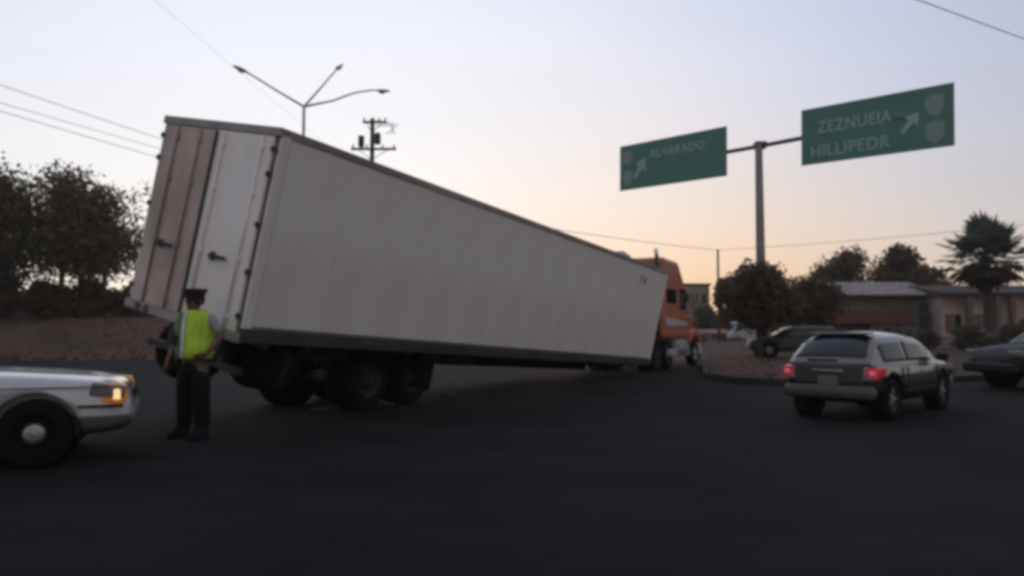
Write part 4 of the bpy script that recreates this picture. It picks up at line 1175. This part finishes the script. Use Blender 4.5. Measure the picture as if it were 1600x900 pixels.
def officer():
    M_skin = mat("brown_skin", (0.13, 0.07, 0.045), 0.6)
    M_trous = mat("dark_navy_trousers", (0.006, 0.006, 0.010), 0.85, spec=.2)
    M_shirt = mat("pale_uniform_shirt", (0.26, 0.28, 0.30), 0.85)
    M_vest = mat("lime_safety_vest", (0.44, 0.66, 0.05), 0.75, var=.1, scale=5)
    M_stripe = mat("silver_reflective_tape", (0.55, 0.60, 0.62), 0.4)
    M_vshade = mat("shaded_vest_green", (0.10, 0.17, 0.06), 0.85, scale=6)  # shaded side of the lime vest as a darker colour
    M_cap = mat("dark_cap_cloth", (0.02, 0.012, 0.012), 0.7)
    g = gnd(301, 684)
    # +x local = officer's left, -y = front
    r = thing('person', 'traffic officer in a lime safety vest, dark trousers and peaked cap, standing behind the trailer', 'person', (g.x, g.y, .004), R(-26))
    S = 1.07
    r.scale = (1.24, 1.2, S)
    # ---- body: one continuous skin surface
    v = [(0, 0, .95), (0, .01, 1.12), (0, .015, 1.32), (0, .01, 1.47), (0, -.01, 1.53), (0, -.02, 1.57), (0, -.025, 1.65), (0, -.02, 1.71)]
    rr = [(.115, .09), (.12, .09), (.155, .11), (.12, .09), .055, (.065, .08), (.078, .095), (.055, .065)]
    ed = [(i, i + 1) for i in range(7)]
    def chain(start, pts, rads):
        i0 = start
        for p, q in zip(pts, rads):
            v.append(p); rr.append(q); ed.append((i0, len(v) - 1)); i0 = len(v) - 1
        return i0
    for s in (-1, 1):
        chain(0, [(s * .10, 0, .88), (s * .12, -.01, .50), (s * .135, .01, .12), (s * .14, -.03, .05), (s * .15, -.14, .03)], [.095, .062, .045, .04, .035])
    def hand(w, d, side):
        """palm from wrist w along d, five fingers"""
        d = Vector(d).normalized(); sv_ = Vector(side).normalized(); nn = d.cross(sv_)
        i0 = len(v) - 1
        pal = Vector(w) + d * .05; v.append(tuple(pal)); rr.append((.032, .018)); ed.append((i0, len(v) - 1)); ip = len(v) - 1
        for k, L in enumerate((.068, .078, .074, .060)):
            off = sv_ * (-.027 + .018 * k)
            a = Vector(w) + d * .092 + off; b1 = a + d * L * .45 + nn * .006; b2 = a + d * L * .8 + nn * .028
            chain(ip, [tuple(a), tuple(b1), tuple(b2)], [.010, .009, .0075])
        a = Vector(w) + d * .035 - sv_ * .04; chain(ip, [tuple(a), tuple(a + d * .04 - sv_ * .012), tuple(a + d * .065 + nn * .01)], [.013, .010, .008])
    # left arm: elbow out, hand at the belt (image right); right arm hangs forward a little
    chain(3, [(.18, .01, 1.46), (.34, .05, 1.23), (.30, -.10, 1.03)], [.055, .04, .028]); hand((.30, -.10, 1.03), (-.55, -.5, -.35), (.2, -.4, .6))
    chain(3, [(-.18, .01, 1.46), (-.29, .02, 1.17), (-.29, -.09, .92)], [.055, .04, .028]); hand((-.29, -.09, .92), (-.05, -.15, -1), (0, -1, .1))
    body = skin_mesh('body', v, ed, rr, M_skin, r, sub=1)
    # face
    b = MB(); b.add(*sphere_mesh(.011, .018, .022), Matrix.Translation((0, -.118, 1.625)), True); b.build('nose', M_skin, body)
    for s in (-1, 1):
        b = MB(); b.add(*sphere_mesh(.010, .006, .007), Matrix.Translation((s * .031, -.108, 1.652)), True); b.build('eye', M_black, body)
        b = MB(); b.add(*sphere_mesh(.010, .018, .028), Matrix.Translation((s * .082, -.015, 1.64)), True); b.build('ear', M_skin, body)
    b = MB(); b.add(*sphere_mesh(.024, .006, .006), Matrix.Translation((0, -.108, 1.588)), True); b.build('mouth', M_cap, body)
    b = MB(); b.add(*ell_loft([(0, .0, 1.60, .07, .09), (0, 0, 1.66, .084, .104), (0, 0, 1.70, .084, .103)]), None, True); b.build('hair', M_cap, body)
    # cap
    b = MB(); b.add(*ell_loft([(0, -.01, 1.685, .088, .108), (0, -.01, 1.73, .092, .112), (0, -.02, 1.765, .125, .145), (0, -.01, 1.79, .12, .14), (0, 0, 1.80, .01, .01)]), None, True)
    b.prism([(-.085, -.07), (-.07, -.13), (0, -.175), (.07, -.13), (.085, -.07)], 1.675, 1.69, axis='Z')
    b.build('cap', M_cap, r)
    # trousers
    tv = [(0, 0, .98), (0, 0, .93)]; tr = [(.185, .14), (.19, .145)]; te = [(0, 1)]
    for s in (-1, 1):
        i0 = 1
        for p, q in (((s * .10, 0, .86), .125), ((s * .115, -.01, .50), .095), ((s * .135, .01, .10), .085)):
            tv.append(p); tr.append(q); te.append((i0, len(tv) - 1)); i0 = len(tv) - 1
    skin_mesh('trousers', tv, te, tr, M_trous, r, sub=1)
    b = MB(); b.add(*ell_loft([(0, 0, .945, .182, .138), (0, 0, .995, .182, .138)]), None, True); b.build('belt', M_black, r)
    b = MB(); b.box((-.20, -.02, .93), (.05, .10, .16)); b.box((.19, .06, .95), (.05, .07, .10)); b.build('holster', M_black, r, bevel=.01)
    # boots
    for s in (-1, 1):
        b = MB(); b.add(*ell_loft([(s * .145, -.06, .0, .052, .14), (s * .145, -.06, .05, .054, .14), (s * .14, -.03, .09, .05, .10), (s * .137, .01, .18, .056, .066)]), None, True)
        b.f.append(tuple(range(20))); b.sm.append(False); b.build('boot', M_trous, r)
    # shirt sleeves + torso
    sv_ = [(0, .01, 1.0), (0, .012, 1.25), (0, .01, 1.46), (0, -.005, 1.53)]; sr = [(.165, .125), (.175, .13), (.14, .105), .065]; se = [(0, 1), (1, 2), (2, 3)]
    for s, e in ((1, (.325, .045, 1.25)), (-1, (-.28, .02, 1.20))):
        i0 = 2
        for p, q in (((s * .18, .01, 1.465), .076), (e, .056)):
            sv_.append(p); sr.append(q); se.append((i0, len(sv_) - 1)); i0 = len(sv_) - 1
    skin_mesh('shirt', sv_, se, sr, M_shirt, r, sub=1)
    # vest: open lofted shell, lime, shade on its right front painted as darker green; tape up the front
    rings = [(0, .005, .95, .222, .170), (0, .008, 1.08, .212, .160), (0, .01, 1.24, .222, .160), (0, .012, 1.39, .236, .152), (0, .01, 1.48, .222, .132), (0, .005, 1.535, .125, .095)]
    n = 32
    vs, fs = ell_loft(rings, n)
    b = MB(); b.add(vs, fs, None, True); o = b.build('vest', M_vest, r); md = o.modifiers.new('s', 'SOLIDIFY'); md.thickness = .012
    def tape(a0, a1, z0, z1, nm, m, off=.014):
        vs, fs = [], []
        K, J = 10, 6
        for j in range(J + 1):
            z = z0 + (z1 - z0) * j / J
            # interpolate ring
            for q in range(len(rings) - 1):
                if rings[q][2] <= z <= rings[q + 1][2]: break
            t = (z - rings[q][2]) / (rings[q + 1][2] - rings[q][2])
            cx_, cy_, rx, ry = [rings[q][i] + (rings[q + 1][i] - rings[q][i]) * t for i in (0, 1, 3, 4)]
            for k in range(K + 1):
                a = R(a0 + (a1 - a0) * k / K)
                vs.append((cx_ + (rx + off) * math.cos(a), cy_ + (ry + off) * math.sin(a), z))
        for j in range(J):
            for k in range(K):
                fs.append((j * (K + 1) + k, j * (K + 1) + k + 1, (j + 1) * (K + 1) + k + 1, (j + 1) * (K + 1) + k))
        b = MB(); b.add(vs, fs, None, True); o = b.build(nm, m, r); md = o.modifiers.new('s', 'SOLIDIFY'); md.thickness = .01; md.offset = 0
    tape(-90 - 52, -90 - 5, .955, 1.50, 'vest_shade', M_vshade, .006)
    tape(-90 - 5, -90 + 5, .955, 1.52, 'reflective_tape', M_stripe, .012)
    tape(-90 + 40, -90 + 50, .955, 1.45, 'reflective_tape', M_vest, .012)
    tape(30, 330, 1.02, 1.06, 'reflective_tape', M_stripe, .009) if False else None
    b = MB(); b.box((-.10, -.185, 1.17), (.06, .035, .13)); b.tube([(-.10, -.185, 1.22), (-.10, -.185, 1.32)], .008, 6); b.build('radio', M_black, r, bevel=.006)
    return r
officer()

# ------------------------------------------------------------------ bits of debris on the road by the trailer wheels
M_deb = mat("pale_debris", (0.07, 0.068, 0.066), 0.8)
for i, (px_, py_, lab) in enumerate(((502, 641, 'pale broken fragment on the road left of the trailer wheels'), (606, 633, 'pale broken fragment on the road between the two trailer wheels'), (700, 618, 'small broken fragment on the road under the trailer side'))):
    g = gnd(px_, py_); random.seed(90 + i)
    b = MB(); q = [(.18 * math.cos(k) * random.uniform(.5, 1.3), .09 * math.sin(k) * random.uniform(.6, 1.2)) for k in (0, .9, 1.7, 2.6, 3.6, 4.5, 5.4)]
    b.prism(q, 0, .035, axis='Z'); o = b.build('debris', M_deb, bevel=.006); o.location = (g.x, g.y - .02, .005); tag(o, lab, 'debris', 'debris by the trailer')
print('objects', len(bpy.data.objects))

# ------------------------------------------------------------------ thin evening haze
hm = bpy.data.materials.new("evening_haze"); hm.use_nodes = True
hn = hm.node_tree; hn.nodes.clear()
ho = hn.nodes.new("ShaderNodeOutputMaterial"); hv_ = hn.nodes.new("ShaderNodeVolumePrincipled")
hv_.inputs["Color"].default_value = (0.93, 0.90, 0.86, 1); hv_.inputs["Density"].default_value = 0.0006
hn.links.new(hv_.outputs[0], ho.inputs["Volume"])
b = MB(); b.box((0, 150, 7.5), (680, 560, 17.0)); o = b.build('haze', hm); tag(o, 'thin pale evening haze in the air over the junction', 'haze', kind='stuff')
